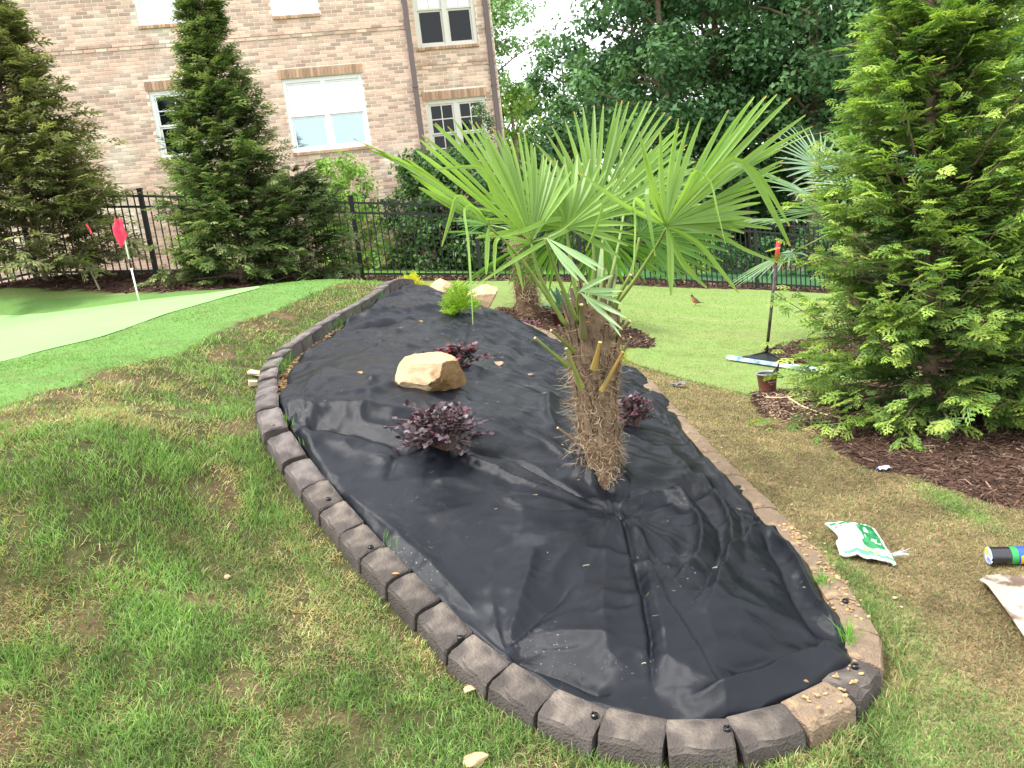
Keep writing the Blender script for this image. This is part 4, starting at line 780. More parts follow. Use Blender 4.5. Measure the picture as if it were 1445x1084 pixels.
# ================================================================== PALMS
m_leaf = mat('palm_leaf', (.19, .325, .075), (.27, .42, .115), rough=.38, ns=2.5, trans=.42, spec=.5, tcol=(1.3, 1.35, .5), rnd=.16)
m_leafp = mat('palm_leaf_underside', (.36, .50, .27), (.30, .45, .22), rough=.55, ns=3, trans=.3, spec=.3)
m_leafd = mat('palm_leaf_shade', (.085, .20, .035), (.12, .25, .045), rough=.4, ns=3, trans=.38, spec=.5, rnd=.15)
m_leafb = mat('blue_palm_leaf', (.22, .34, .21), (.28, .41, .27), rough=.5, ns=3, trans=.3, spec=.4)
m_tip = mat('dry_leaf_tip', (.45, .25, .07), (.45, .38, .10), rough=.7, ns=30)
m_stalk = mat('palm_stalk', (.16, .25, .05), (.24, .30, .08), rough=.5, ns=12, spec=.4)
m_fibre = mat('palm_fibre', attr=True, rough=.95, spec=.1)
m_trunk = mat('palm_trunk', (.09, .055, .036), (.20, .13, .085), rough=.95, ns=16, bump=1.0, bs=70, spec=.1)
m_boot = mat('old_leaf_base', (.115, .075, .05), (.22, .155, .10), rough=.9, ns=14, bump=.6, bs=60, rnd=.2)
def leaflet(path, wfun, side_hint, nm, m, parent, seg=9, fold=.28, tip=.035):
    """a folded strip along a path of points; last few mm is the dry tip"""
    P_ = np.array([tuple(p) for p in path], float)
    if len(P_) > 2: 
        P_ = catmull3(P_, seg)
    n = len(P_); T_ = np.gradient(P_, axis=0); T_ /= np.linalg.norm(T_, axis=1)[:, None]+1e-9
    sd_ = np.array(side_hint, float); S_ = []
    for t in T_:
        s_ = sd_-t*np.dot(sd_, t); s_ /= np.linalg.norm(s_)+1e-9; S_.append(s_); sd_ = s_*.9+sd_*.1
    S_ = np.array(S_); N_ = np.cross(T_, S_)
    cum = np.r_[0, np.cumsum(np.linalg.norm(np.diff(P_, axis=0), axis=1))]; s = cum/cum[-1]
    W_ = np.array([wfun(v) for v in s])[:, None]
    V = np.stack([P_-S_*W_/2-N_*W_*fold/2, P_+N_*W_*fold/2, P_+S_*W_/2-N_*W_*fold/2], 1).reshape(-1, 3)
    F_ = []; mi = []
    for i in range(n-1):
        for k in (0, 1): F_.append((3*i+k, 3*i+k+1, 3*i+k+4, 3*i+k+3)); mi.append(0)
    if random.random() < .75:      # split the last strip so that only the very tip is dry
        mi[-1] = mi[-2] = 1; q = random.uniform(.15, .6); V[-6:-3] = V[-6:-3]+(V[-3:]-V[-6:-3])*(1-q)
    return mk(nm, V, np.array(F_), [m, m_tip], parent, smooth=False, mi=mi)
def catmull3(P, seg):
    out = []; P = np.array(P); L_ = np.linalg.norm(np.diff(P, axis=0), axis=1); tot = L_.sum()
    for i in range(len(P)-1):
        p0, p1, p2, p3 = P[max(i-1, 0)], P[i], P[i+1], P[min(i+2, len(P)-1)]; n = max(2, int(round(seg*1.6*L_[i]/tot)))
        for t in np.linspace(0, 1, n, endpoint=False): out.append(.5*((2*p1)+(-p0+p2)*t+(2*p0-5*p1+4*p2-p3)*t*t+(-p0+3*p1-3*p2+p3)*t**3))
    out.append(P[-1]); return np.array(out)
def fan(frond, hub, tips, n, m, wmax=.03, bow=.05, jit=.02, skip=0, coverage=1.03, tipw=.25, seg=8):
    hub = np.array(hub); Tp = np.array(tips); tt = np.linspace(0, len(Tp)-1, n)
    rr = random
    tips_ = np.stack([np.interp(tt, range(len(Tp)), Tp[:, k]) for k in range(3)], -1)
    for i in range(n):
        T = tips_[i]+np.array([rr.gauss(0, jit) for _ in range(3)])*.6; nb_ = tips_[min(i+1, n-1)]-tips_[max(i-1, 0)]
        gap = np.linalg.norm(nb_)/(2 if 0 < i < n-1 else 1); v = T-hub; ln = np.linalg.norm(v)
        if n > 3: gap = min(gap, ln*.4)
        pts = []
        nrmv = np.cross(nb_, v); nrmv /= np.linalg.norm(nrmv)+1e-9
        if nrmv[2] < 0: nrmv = -nrmv
        b_ = bow*rr.uniform(.5, 1.5)
        for k in range(seg+1):
            s = .015+.985*k/seg; pts.append(hub+v*s+nrmv*ln*b_*math.sin(math.pi*s**.9)+np.array((0, 0, -1))*ln*.03*s**4)
        wm = wmax*rr.uniform(.9, 1.1)
        def wf(s, gap=gap, wm=wm):
            w_ = min(gap*coverage*s, wm); k = max(0, (s-.45)/.55); return max(.0012, w_*(1-(1-tipw)*k**1.5)*(1 if s < .97 else .6))
        leaflet(pts, wf, nb_, 'leaflet', m, frond)
def stalk_mesh(frond, pts, r0, r1, m=None, nm='stalk'):
    P_ = catmull3(np.array(pts), 8); n = len(P_); mb = MB(); mb.tube([tuple(p) for p in P_], [r1+(r0-r1)*(i/(n-1)) for i in range(n)], 6); return mb.build(nm, m or m_stalk, frond, smooth=True)
PB = Vector(PALM_BASE)
palm = thing('palm_tree', PALM_BASE, 'short windmill palm with bright green fan fronds and shaggy trunk in the black fabric bed', 'palm')
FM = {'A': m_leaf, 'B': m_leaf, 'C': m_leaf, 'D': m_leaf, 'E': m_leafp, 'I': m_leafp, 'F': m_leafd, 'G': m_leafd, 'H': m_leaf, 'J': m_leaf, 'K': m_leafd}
fronds = {}
for k, (hub, tips, n) in FRONDS.items():
    st_ = STALKS[k]; n2 = len(catmull3(np.array(st_), 8)); mb = MB(); Pp = catmull3(np.array(st_), 8)
    mb.tube([tuple(p) for p in Pp], [.0055+.006*(i/(n2-1)) for i in range(n2)], 6)
    mb.add([(hub[0]-.012, hub[1], hub[2]), (hub[0]+.012, hub[1], hub[2]), (hub[0], hub[1]-.01, hub[2]+.02)], [(0, 1, 2)])
    fr = mb.build('frond', m_stalk, palm, smooth=True); fronds[k] = fr
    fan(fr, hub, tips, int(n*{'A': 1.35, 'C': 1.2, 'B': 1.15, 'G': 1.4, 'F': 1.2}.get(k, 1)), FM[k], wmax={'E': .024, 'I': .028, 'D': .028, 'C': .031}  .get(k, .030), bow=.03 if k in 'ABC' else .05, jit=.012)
for k, pts, w_ in BENT:
    T0 = np.array(pts[1])-np.array(pts[0]); sh = np.cross(T0, (0, -1, .25)); w_ = w_*1.35
    leaflet(pts, lambda s, w_=w_: max(.0015, min(w_, .006+w_*s*3.2)*(1-.72*max(0, (s-.6)/.4)**1.6)), sh, 'leaflet', FM[k], fronds[k], seg=11)
# trunk
ph = 1.10-PB.z; nr, ns_ = 44, 40; V = []
for i in range(nr):
    t = i/(nr-1); z_ = -.06+(ph+.12)*t; r = np.interp(t, [0, .08, .25, .45, .6, .8, .93, 1], [.068, .090, .095, .088, .100, .118, .100, .045])
    for k in range(ns_):
        a = 2*math.pi*k/ns_; rr = r*(1+.10*(fbm(np.array(k*.55), np.array(z_*26), 1, 3)-.5)*2+.07*(fbm(np.array(math.cos(a)*3+5), np.array(math.sin(a)*3+z_*9), 1, 9)-.5)*2)
        V.append((PB.x+.035*t+rr*math.cos(a), PB.y+.01*t+rr*math.sin(a), PB.z+z_))
F_ = [(i*ns_+k, i*ns_+(k+1) % ns_, (i+1)*ns_+(k+1) % ns_, (i+1)*ns_+k) for i in range(nr-1) for k in range(ns_)]
mk('trunk', V, np.array(F_), m_trunk, palm, smooth=True)
def trunk_r(t): return float(np.interp(t, [0, .08, .25, .45, .6, .8, .93, 1], [.068, .090, .095, .088, .100, .118, .100, .045]))
# old leaf bases wrapped round the trunk
for i in range(104):
    t = .30+.68*(i/64)**.9 if i < 64 else .62+.36*((i-64)/40); a = i*2.4+random.uniform(-.15, .15); r = trunk_r(t)*1.0; cx_, cy_ = PB.x+.035*t, PB.y+.01*t
    up = random.uniform(.07, .13)*(1.45 if t > .7 else .8); lean = random.uniform(.0, .22)*(.75 if t > .6 else .4); wv = random.uniform(.016, .03)
    ca, sa = math.cos(a), math.sin(a); z0 = PB.z+(ph+.12)*t-.08; V = []; F_ = []
    for k in range(5):
        s = k/4; rr = r+.004+lean*up*s*s*1.6; w_ = wv*(1-.55*s); z_ = z0+up*s; px_, py_ = cx_+ca*rr, cy_+sa*rr
        V += [(px_-sa*-w_*-1, py_+ca*-w_, z_), (px_+ca*.007, py_+sa*.007, z_), (px_-sa*w_, py_+ca*w_, z_)]
        V[-3] = (px_+sa*w_, py_-ca*w_, z_)
        if k: b = (k-1)*3; F_ += [(b, b+1, b+4, b+3), (b+1, b+2, b+5, b+4)]
    o = mk('leaf_base', V, np.array(F_), m_boot, palm)
    md = o.modifiers.new('thick', 'SOLIDIFY'); md.thickness = .005
cols_ = {'g': m_stalk, 'y': mat('yellow_stub', (.22, .23, .05), (.14, .18, .05), rough=.5, ns=12), 'o': mat('orange_stub', (.34, .18, .04), (.25, .20, .06), rough=.5, ns=12), 'b': m_boot, 'd': mat('olive_stub', (.10, .10, .04), (.16, .13, .06), rough=.6, ns=14)}
m_cut = mat('cut_end', (.55, .38, .2), rough=.9)
for pts, r, c_ in STUBS:
    a_, b_ = Vector(pts[0]), Vector(pts[1]); d_ = (b_-a_); mb = MB(); mb.tube([a_, a_+d_*.33, a_+d_*.66, b_+d_*.15], [r*.5, r*.55, r*.7, r*1.1], 7); st_ = mb.build('stalk_stub', cols_[c_], palm, smooth=False)
    mb = MB(); mb.tube([a_-d_.normalized()*.002, a_+d_.normalized()*.001], [r*.48, r*.52], 7); mb.build('cut_end', m_cut, st_)
# loose fibre
FC = [(.42, .32, .2), (.30, .21, .13), (.52, .42, .28), (.18, .12, .075)]
def tsamp(i):
    t = .05+random.random()**1.15*.93; a = random.random()*6.283; r = trunk_r(t)*random.uniform(.97, 1.06); z_ = PB.z-.03+(ph+.09)*t
    d_ = Vector((-math.sin(a)*random.gauss(0, .9)+math.cos(a)*.06, math.cos(a)*random.gauss(0, .9)+math.sin(a)*.06, random.gauss(-.1, 1)))
    return (PB.x+.035*t+math.cos(a)*r, PB.y+.01*t+math.sin(a)*r, z_), d_
strands('trunk_fibre', 5200, tsamp, .065, .0010, 2.9, FC, m_fibre, seg=6, parent=palm)
def tsamp2(i):
    t = random.choice([.2, .3, .45, .5, .62])+random.uniform(-.08, .08); a = random.gauss(3.6, .7); r = trunk_r(t); z_ = PB.z+(ph+.12)*t
    return (PB.x+.035*t+math.cos(a)*r, PB.y+math.sin(a)*r, z_), (math.cos(a)*1.0, math.sin(a)*1.0, random.gauss(-.1, .5))
strands('trunk_fibre', 300, tsamp2, .09, .0007, 1.5, FC, m_fibre, seg=6, parent=palm)
def far_palm(loc, ht, rad, label, nf, m, seed, R_=.55, tilt=None):
    r = random.Random(seed); pt = thing('palm_tree', loc, label, 'palm'); x0, y0, z0 = loc; nr, ns_ = 26, 20; V = []
    for i in range(nr):
        t = i/(nr-1)
        for k in range(ns_):
            a = 2*math.pi*k/ns_; rr = rad*(1.15-.3*t)*(1+.16*(fbm(np.array(k*.8), np.array(t*22.), 1, seed)-.5)*2); V.append((x0+rr*math.cos(a), y0+rr*math.sin(a), z0-.1+(ht+.1)*t))
    mk('trunk', V, np.array([(i*ns_+k, i*ns_+(k+1) % ns_, (i+1)*ns_+(k+1) % ns_, (i+1)*ns_+k) for i in range(nr-1) for k in range(ns_)]), m_trunk, pt, smooth=True)
    def s_(i):
        t = r.random(); a = r.random()*6.283; return (x0+math.cos(a)*rad*(1.15-.3*t), y0+math.sin(a)*rad*(1.15-.3*t), z0+ht*t), (r.gauss(0, 1), r.gauss(0, 1), r.gauss(-.5, 1))
    strands('trunk_fibre', 2200, s_, .13, .0028, 2., FC, m_fibre, seg=4, parent=pt)
    for f_ in range(nf):
        az, el = (tilt[f_] if tilt else (f_*2.4+r.uniform(-.3, .3), r.uniform(.1, 1.1))); d_ = np.array((math.cos(az)*math.cos(el), math.sin(az)*math.cos(el), math.sin(el)))
        c0 = np.array((x0, y0, z0+ht)); hub = c0+d_*R_*r.uniform(.75, 1.05); sidev = np.cross(d_, (0, 0, 1.)); sidev /= np.linalg.norm(sidev)+1e-9; upv = np.cross(sidev, d_); n = 22; tips = []
        for k in range(9):
            th = (-1+2*k/8)*1.75; q = d_*math.cos(th)+sidev*math.sin(th); tips.append(hub+q*R_*(1.0-.15*abs(th)/1.75)+upv*.05-np.array((0, 0, .10*R_)))
        mb = MB(); mb.tube([tuple(c0), tuple((c0+hub)/2+np.array((0, 0, .03))), tuple(hub)], [.014, .01, .007], 5); fr = mb.build('frond', m_stalk, pt, smooth=True)
        fan(fr, hub, tips, n, m, wmax=.034, bow=.02, jit=.02, seg=5)
    return pt
far_palm((.30, 9.6, Hf(.3, 9.6)), .95, .125, 'windmill palm behind the bed, brown trunk rising from a mulched circle', 9, m_leafd, 5, R_=.5)
far_palm((4.28, 9.4, Hf(4.28, 9.4)), 1.4, .10, 'bluish green fan palm half hidden behind the right evergreen', 9, m_leafb, 8, R_=.82, tilt=[(2.6, .6), (3.3, .15), (2.1, .95), (3.9, .3), (2.9, -.35), (1.2, .5), (.2, .5), (5.2, .4), (4.4, .9)])
# ================================================================== CONIFERS
def spray_tpl(side=9, lobes=3):
    """flat fern-like spray of unit length along +x, in the xy plane"""
    V = []; F_ = []; T_ = []
    def tri(a, b, c): n = len(V); V.extend([a, b, c]); F_.append((n, n+1, n+2))
    def blade(x, y, ang, l, w_):
        ca, sa = math.cos(ang), math.sin(ang); n = len(V)
        w_ *= 1.55; V.extend([(x, y, 0), (x+ca*l*.5-sa*w_, y+sa*l*.5+ca*w_, .012), (x+ca*l, y+sa*l, -.02), (x+ca*l*.5+sa*w_, y+sa*l*.5-ca*w_, .012)]); F_.append((n, n+1, n+2, n+3))
    blade(0, 0, 0, 1.0, .022)
    for i in range(side):
        t = .08+.86*i/side; s = 1 if i % 2 else -1; l = .50*(1-t)**.75*(.5+min(1, t*4)*.5)+.05; a = s*random.uniform(.6, .85)
        x = t; y = 0; blade(x, y, a, l, .028)
        for j in range(lobes):
            q = .25+.7*j/lobes; s2 = 1 if j % 2 else -1; blade(x+math.cos(a)*l*q, y+math.sin(a)*l*q, a+s2*.6, l*.42*(1.15-q*.5), .022)
    return np.array(V), np.array(F_)
def place_tpl(tpl, P, Xd, Zd, L_, W_=None):
    V, F_ = tpl; n = len(P); Xd = Xd/(np.linalg.norm(Xd, axis=1)[:, None]+1e-9); Yd = np.cross(Zd, Xd); Yd /= np.linalg.norm(Yd, axis=1)[:, None]+1e-9; Zd = np.cross(Xd, Yd)
    bend = -.22*V[:, 0]**2
    A = P[:, None]+(Xd[:, None]*V[None, :, :1]+Yd[:, None]*V[None, :, 1:2]*(1 if W_ is None else W_)+Zd[:, None]*V[None, :, 2:])*L_[:, None, None]
    A[:, :, 2] += bend[None]*L_[:, None]
    return A.reshape(-1, 3), (F_[None]+(np.arange(n)*len(V))[:, None, None]).reshape(-1, F_.shape[1])
m_con = mat('arborvitae_foliage', attr=True, rough=.55, trans=.36, spec=.3, tcol=(1.2, 1.3, .6))
m_bark = mat('conifer_bark', (.16, .10, .07), (.27, .19, .14), rough=.95, ns=20, bump=.8, bs=50)
def conifer(loc, ht, rad, nb, per, sl, label, cols, seed, tpl, lean=(0, 0), gap=.25, z0f=.03, group=None, name='arborvitae_tree', sparse=1, trunk_r_=.06, asym=0, inner=None, topr=.12, tmax=.985, pw=.85):
    r = np.random.default_rng(seed); root = thing(name, loc, label, 'tree', group); P0 = np.array(loc)
    mb = MB(); mb.tube([(loc[0]+lean[0]*t, loc[1]+lean[1]*t, loc[2]-.1+(ht+.05)*t) for t in np.linspace(0, 1, 9)], [trunk_r_*(1-.85*t) for t in np.linspace(0, 1, 9)], 8); mb.build('trunk', m_bark, root, smooth=True)
    Ps, Xs, Zs, Ls, Cs = [], [], [], [], []; bmb = MB()
    for i in range(nb):
        t = z0f+(1-z0f)*(1-r.random()**.62)*tmax; az = r.random()*2*np.pi; R_ = rad*((1-t)**pw*(1-topr)+topr*(1-t**6))*r.uniform(.72, 1.12)*(1+asym*math.cos(az*2+seed))*(1+.18*math.sin(az*5+t*9+seed)); 
        rise = r.uniform(.05, .55)+.5*t-(.25 if t < .12 else 0); c0 = P0+np.array((lean[0]*t, lean[1]*t, ht*t)); dh = np.array((math.cos(az), math.sin(az), 0))
        tip = c0+dh*R_+np.array((0, 0, R_*rise)); mid = c0+dh*R_*.55+np.array((0, 0, R_*rise*.25))
        if i % 2 == 0: bmb.tube([c0, mid, tip], [.011, .007, .003], 4, cap=False)
        s = gap+(1-gap)*r.random(per)**.75; bp = (1-s[:, None])**2*c0+2*s[:, None]*(1-s[:, None])*mid+s[:, None]**2*tip
        sdv = np.array((-math.sin(az), math.cos(az), 0)); k = r.normal(0, .62, per); out = dh*1.0+np.array((0, 0, rise*.7)); X_ = out[None]+sdv[None]*k[:, None]*1.3+r.normal(0, .2, (per, 3)); Z_ = np.array((0, 0, 1.))[None]+r.normal(0, .45, (per, 3))-dh[None]*.35
        Ps.append(bp+r.normal(0, .03, (per, 3))*R_); Xs.append(X_); Zs.append(Z_); Ls.append(sl*r.uniform(.65, 1.25, per)*(1 if t < .85 else .7))
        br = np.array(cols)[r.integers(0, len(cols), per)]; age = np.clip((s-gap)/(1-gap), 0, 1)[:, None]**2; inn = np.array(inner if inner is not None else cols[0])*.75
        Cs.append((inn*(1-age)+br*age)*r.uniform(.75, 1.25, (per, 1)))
    Ps = np.concatenate(Ps); V, F_ = place_tpl(tpl, Ps, np.concatenate(Xs), np.concatenate(Zs), np.concatenate(Ls)); c = np.repeat(np.concatenate(Cs), len(tpl[0]), 0)
    # growing tips of each spray are paler
    tipf = np.tile(np.clip(tpl[0][:, 0], 0, 1)**2, len(Ps))[:, None]; c = c*(1+.35*tipf*np.array((1.3, 1, .6)))
    o = mk('crown', V, F_, m_con, root, col=c); props(o, kind='stuff'); b_ = bmb.build('branches', m_bark, root); props(b_, kind='stuff'); return root
random.seed(21); TP_NEAR = spray_tpl(7, 2); TP_FAR = spray_tpl(6, 1)
GC = [(.24, .37, .075), (.32, .46, .10), (.40, .52, .13), (.17, .30, .08)]
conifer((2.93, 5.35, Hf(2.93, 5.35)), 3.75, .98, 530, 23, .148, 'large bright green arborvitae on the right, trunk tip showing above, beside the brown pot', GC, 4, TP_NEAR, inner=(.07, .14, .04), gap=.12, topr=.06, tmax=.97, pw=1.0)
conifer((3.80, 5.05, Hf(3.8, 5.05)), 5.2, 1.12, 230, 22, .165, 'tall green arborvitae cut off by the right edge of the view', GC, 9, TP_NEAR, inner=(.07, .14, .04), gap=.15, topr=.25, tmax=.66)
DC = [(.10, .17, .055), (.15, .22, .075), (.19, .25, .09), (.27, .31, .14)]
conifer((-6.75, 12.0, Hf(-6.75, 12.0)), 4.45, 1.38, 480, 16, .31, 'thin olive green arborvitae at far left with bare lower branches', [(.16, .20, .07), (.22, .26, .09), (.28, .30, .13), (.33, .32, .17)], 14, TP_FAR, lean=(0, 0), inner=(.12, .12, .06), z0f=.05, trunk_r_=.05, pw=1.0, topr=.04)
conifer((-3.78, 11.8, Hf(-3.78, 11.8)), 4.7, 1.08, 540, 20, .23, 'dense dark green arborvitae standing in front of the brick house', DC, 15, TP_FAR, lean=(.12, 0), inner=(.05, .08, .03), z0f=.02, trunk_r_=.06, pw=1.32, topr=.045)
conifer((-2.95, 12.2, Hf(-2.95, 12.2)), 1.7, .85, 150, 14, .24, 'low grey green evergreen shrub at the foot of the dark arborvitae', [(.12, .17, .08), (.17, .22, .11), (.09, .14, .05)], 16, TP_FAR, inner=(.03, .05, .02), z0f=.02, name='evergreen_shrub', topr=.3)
# ================================================================== BROADLEAF TREES, WOOD BEHIND
m_bl = mat('tree_leaf', attr=True, rough=.55, trans=.3, spec=.3)
LT = (np.array([(0, -.30, 0), (.5, 0, .08), (0, .30, 0), (-.5, 0, .08)]), np.array([(0, 1, 2, 3)]))
def leafmass(centres, radii, per, size, cols, r, shade=None):
    P = []; N_ = []; C_ = []
    for c, R_ in zip(centres, radii):
        n = per; d_ = r.normal(0, 1, (n, 3)); d_ /= np.linalg.norm(d_, axis=1)[:, None]; rr = R_*r.random(n)**.45
        P.append(np.array(c)+d_*rr[:, None]*np.array((1, 1, .72))); N_.append(d_+r.normal(0, .6, (n, 3))+np.array((0, 0, .6))); base = np.array(cols)[r.integers(0, len(cols))]; C_.append(base*r.uniform(.7, 1.3, (n, 1)))
    P = np.concatenate(P); N_ = np.concatenate(N_); N_ /= np.linalg.norm(N_, axis=1)[:, None]; X_ = np.cross(N_, r.normal(0, 1, N_.shape)); L_ = size*r.uniform(.6, 1.3, len(P))
    return P, X_, N_, L_, np.concatenate(C_)
def leafobj(name, parts, parent, kind='stuff'):
    P, X_, N_, L_, C_ = parts; Xn = X_/(np.linalg.norm(X_, axis=1)[:, None]+1e-9); Yn = np.cross(N_, Xn)
    V = (P[:, None]+(Xn[:, None]*LT[0][None, :, :1]+Yn[:, None]*LT[0][None, :, 1:2]+N_[:, None]*LT[0][None, :, 2:])*L_[:, None, None]).reshape(-1, 3); F_ = (LT[1][None]+(np.arange(len(P))*4)[:, None, None]).reshape(-1, 4)
    o = mk(name, V, F_, m_bl, parent, col=np.repeat(C_, 4, 0)); props(o, kind=kind); return o
def tree(loc, ht, crown_lo, rx, label, cols, seed, ncl=70, per=90, leaf=.16, clr=None, group='trees of the wood behind the fence', rt=.16, name='broadleaf_tree', ry=None, shape=1.0):
    r = np.random.default_rng(seed); x0, y0, z0 = loc; root = thing(name, loc, label, 'tree', group); mb = MB(); ln = r.normal(0, .25, 2)
    mb.tube([(x0+ln[0]*t, y0+ln[1]*t, z0-.2+ht*.93*t) for t in np.linspace(0, 1, 8)], [rt*(1-.8*t) for t in np.linspace(0, 1, 8)], 8)
    cen = []; rad_ = []
    for i in range(ncl):
        t = r.random(); zc = crown_lo+(ht-crown_lo)*t; env = (math.sin(math.pi*min(1, .12+t*.86))**.6) if shape == 1 else (1-t)**.7+.12
        a = r.random()*6.283; q = r.random()**.5; R_ = rx*env*q*r.uniform(.8, 1.15); c = (x0+ln[0]*t+math.cos(a)*R_, y0+ln[1]*t+math.sin(a)*R_*(ry/rx if ry else 1), z0+zc); cen.append(c); rad_.append((clr or rx*.28)*r.uniform(.6, 1.25))
        if i % 3 == 0: mb.tube([(x0+ln[0]*t*.8, y0+ln[1]*t*.8, z0+zc-R_*.5), ((x0+c[0])/2, (y0+c[1])/2, z0+zc-R_*.18), c], [rt*.3, rt*.18, rt*.05], 4, cap=False)
    mb.build('trunk', m_bark, root, smooth=True); leafobj('crown', leafmass(cen, rad_, per, leaf, cols, r), root); return root
DG = [(.07, .155, .06), (.095, .20, .075), (.125, .245, .09), (.05, .12, .045)]; MG = [(.10, .21, .07), (.13, .25, .09), (.08, .17, .06)]; HAZEG = [(.22, .38, .15), (.27, .42, .18), (.18, .32, .12)]; YG = [(.20, .34, .05), (.27, .40, .07), (.15, .28, .05)]  # palest greens: haze over the farthest tree put into its leaf colour
def g0(x, y): return (x, y, Hf(x, y))
tree(g0(1.0, 40), 13.5, 2, 2.6, 'tall green tree farthest away, leaves paled for haze, beside the house corner', HAZEG, 31, 100, 130, .22, rt=.2, clr=.95)
tree(g0(3.6, 37), 9.3, 1, 2.5, 'mid green tree with a ragged top below the gap of white sky', MG, 32, 100, 130, .22, clr=.8)
tree(g0(6.0, 40), 8.6, 1, 2.5, 'mid green tree filling the gap left of the big dark trees', MG, 33, 90, 100, .28, clr=.85)
tree(g0(.9, 24.5), 5.0, .8, 1.25, 'yellow green young tree touching the house corner', YG, 34, 34, 70, .16, group='low trees by the wood', clr=.48)
tree(g0(2.6, 26), 4.4, .4, 1.8, 'dark bushy tree behind the left part of the palm', DG, 35, 44, 90, .17, group='low trees by the wood', clr=.6)
tree(g0(6.3, 27.5), 13.5, 1.3, 3.0, 'big dark green tree right of the white sky', DG, 36, 200, 150, .2, clr=.95, rt=.22)
tree(g0(8.2, 29), 14, 3.0, 3.1, 'big dark tree with a bare grey trunk above the palm tips', DG, 37, 190, 150, .2, clr=.95, rt=.24)
tree(g0(10.8, 27), 14, 3.4, 3.0, 'dark tree with a thick brown trunk left of the pine', DG, 38, 180, 150, .2, clr=.9, rt=.3)
tree(g0(4.6, 25.5), 3.9, .3, 1.6, 'low dark bush at the wood edge behind the palm tips', DG, 39, 40, 80, .16, group='low trees by the wood', clr=.55)
tree(g0(14, 30), 13, 1.5, 3.3, 'dark tree behind the pine branches', DG, 40, 140, 100, .3, clr=1.2)
tree(g0(17.5, 28), 13, 1.0, 3.3, 'dark tree behind the right arborvitae', DG, 41, 110, 90, .32, clr=1.1)
tree(g0(12.5, 24), 4.6, .2, 2.2, 'dark understorey bush right of the palm tips', DG, 42, 50, 80, .18, group='low trees by the wood', clr=.7)
tree(g0(21, 25), 12, .6, 3.3, 'dark tree beyond the far right', DG, 43, 60, 80, .24, clr=1.2)
for i, (x_, y_, h_) in enumerate([(5.2, 28.5, 9), (6.6, 29.6, 9), (7.7, 28.2, 9), (9.2, 29, 9), (10.4, 28, 9), (8.4, 30.5, 9), (11.9, 28.5, 9)]):
    lb = ['slim grey trunk left of the others behind the fence', 'slim grey trunk second from left behind the fence', 'pale slim trunk straight behind the fence post', 'slim trunk right of the red rake grip', 'slim dark trunk at the right end of the fence', 'thin trunk deeper in the wood', 'thin trunk nearest the right arborvitae'][i]
    rt_ = thing('tree_trunk', g0(x_, y_), lb, 'tree', 'slim trunks of the wood'); z_ = Hf(x_, y_); mb = MB(); k = random.gauss(0, .15)
    mb.tube([(x_+k*t, y_, z_-.1+h_*t) for t in np.linspace(0, 1, 6)], [.085*(1-.5*t) for t in np.linspace(0, 1, 6)], 7); mb.build('trunk', mat('grey_bark', (.16, .13, .115), (.08, .065, .055), rough=.95, ns=9) if i == 0 else bpy.data.materials['grey_bark'], rt_, smooth=True)
# the wood mass that closes the view
r_ = np.random.default_rng(77); cen = []; rad_ = []
for i in range(520):
    x_ = r_.uniform(7.0, 34); y_ = 36+r_.uniform(-2.5, 4); z_ = r_.uniform(-.5, 1)*0+r_.random()**.9*14-.6; cen.append((x_, y_, z_)); rad_.append(r_.uniform(.9, 1.7))
for i in range(160):
    x_ = r_.uniform(-2, 12); y_ = 32+r_.uniform(-2, 4); z_ = -.5+r_.random()*3.2; cen.append((x_, y_, z_)); rad_.append(r_.uniform(.7, 1.2))
wd = leafobj('woodland', leafmass(cen, rad_, 85, .42, DG, r_), None)
def bush(loc, rx, ry, h, label, cols, seed, ncl, per, leaf, clr, group=None, name='shrub', cat='shrub', stems=True, lo=.08):
    r = np.random.default_rng(seed); x0, y0, z0 = loc; root = thing(name, loc, label, cat, group); cen = []; rad_ = []; mb = MB()
    for i in range(ncl):
        a = r.random()*6.283; q = r.random()**.5; t = r.random(); e = math.sqrt(max(0, 1-(t*.9)**2.4)); c = (x0+math.cos(a)*rx*q*e, y0+math.sin(a)*ry*q*e, z0+h*(lo+(1-lo)*t)-clr*.4); cen.append(c); rad_.append(clr*r.uniform(.6, 1.2))
        if i % 4 == 0: mb.tube([(x0+r.normal(0, rx*.1), y0+r.normal(0, ry*.1), z0-.03), ((x0+c[0])/2, (y0+c[1])/2, z0+(c[2]-z0)*.6), c], [.012, .009, .004], 4, cap=False)
    mb.build('stem', m_bark, root); leafobj('crown', leafmass(cen, rad_, per, leaf, cols, r), root); return root
bush(g0(-.85, 15.9), 1.35, .8, 2.35, 'large dark green rounded shrub between fence and house', [(.06, .13, .04), (.08, .165, .05), (.12, .21, .07)], 51, 170, 95, .10, .34)
bush(g0(.55, 16.3), 1.1, .7, 1.9, 'dark green shrub behind the fence, right of the largest one', [(.06, .13, .04), (.08, .165, .05)], 52, 70, 80, .09, .32)
bush(g0(-2.75, 15.5), .75, .6, 2.15, 'bright green loose shrub left of the large dark one, against the bricks', [(.22, .38, .07), (.27, .44, .09), (.16, .30, .06)], 53, 80, 80, .08, .26)
bush(g0(-5.3, 15.1), .7, .5, 1.75, 'bright green shrub seen between the two tall arborvitae', [(.20, .36, .07), (.25, .42, .09)], 54, 60, 70, .08, .25)
bush(g0(1.9, 18.8), .8, .6, 2.6, 'variegated climbing shrub in front of the lower dark window', [(.05, .11, .03), (.35, .40, .25), (.06, .13, .04)], 55, 45, 60, .07, .26)
bush((-.02, 16.45, Hf(0, 16.4)), .32, .25, 3.3, 'slender plant climbing at the lower dark window', [(.05, .11, .03), (.32, .36, .24), (.07, .15, .04)], 56, 34, 50, .06, .2)
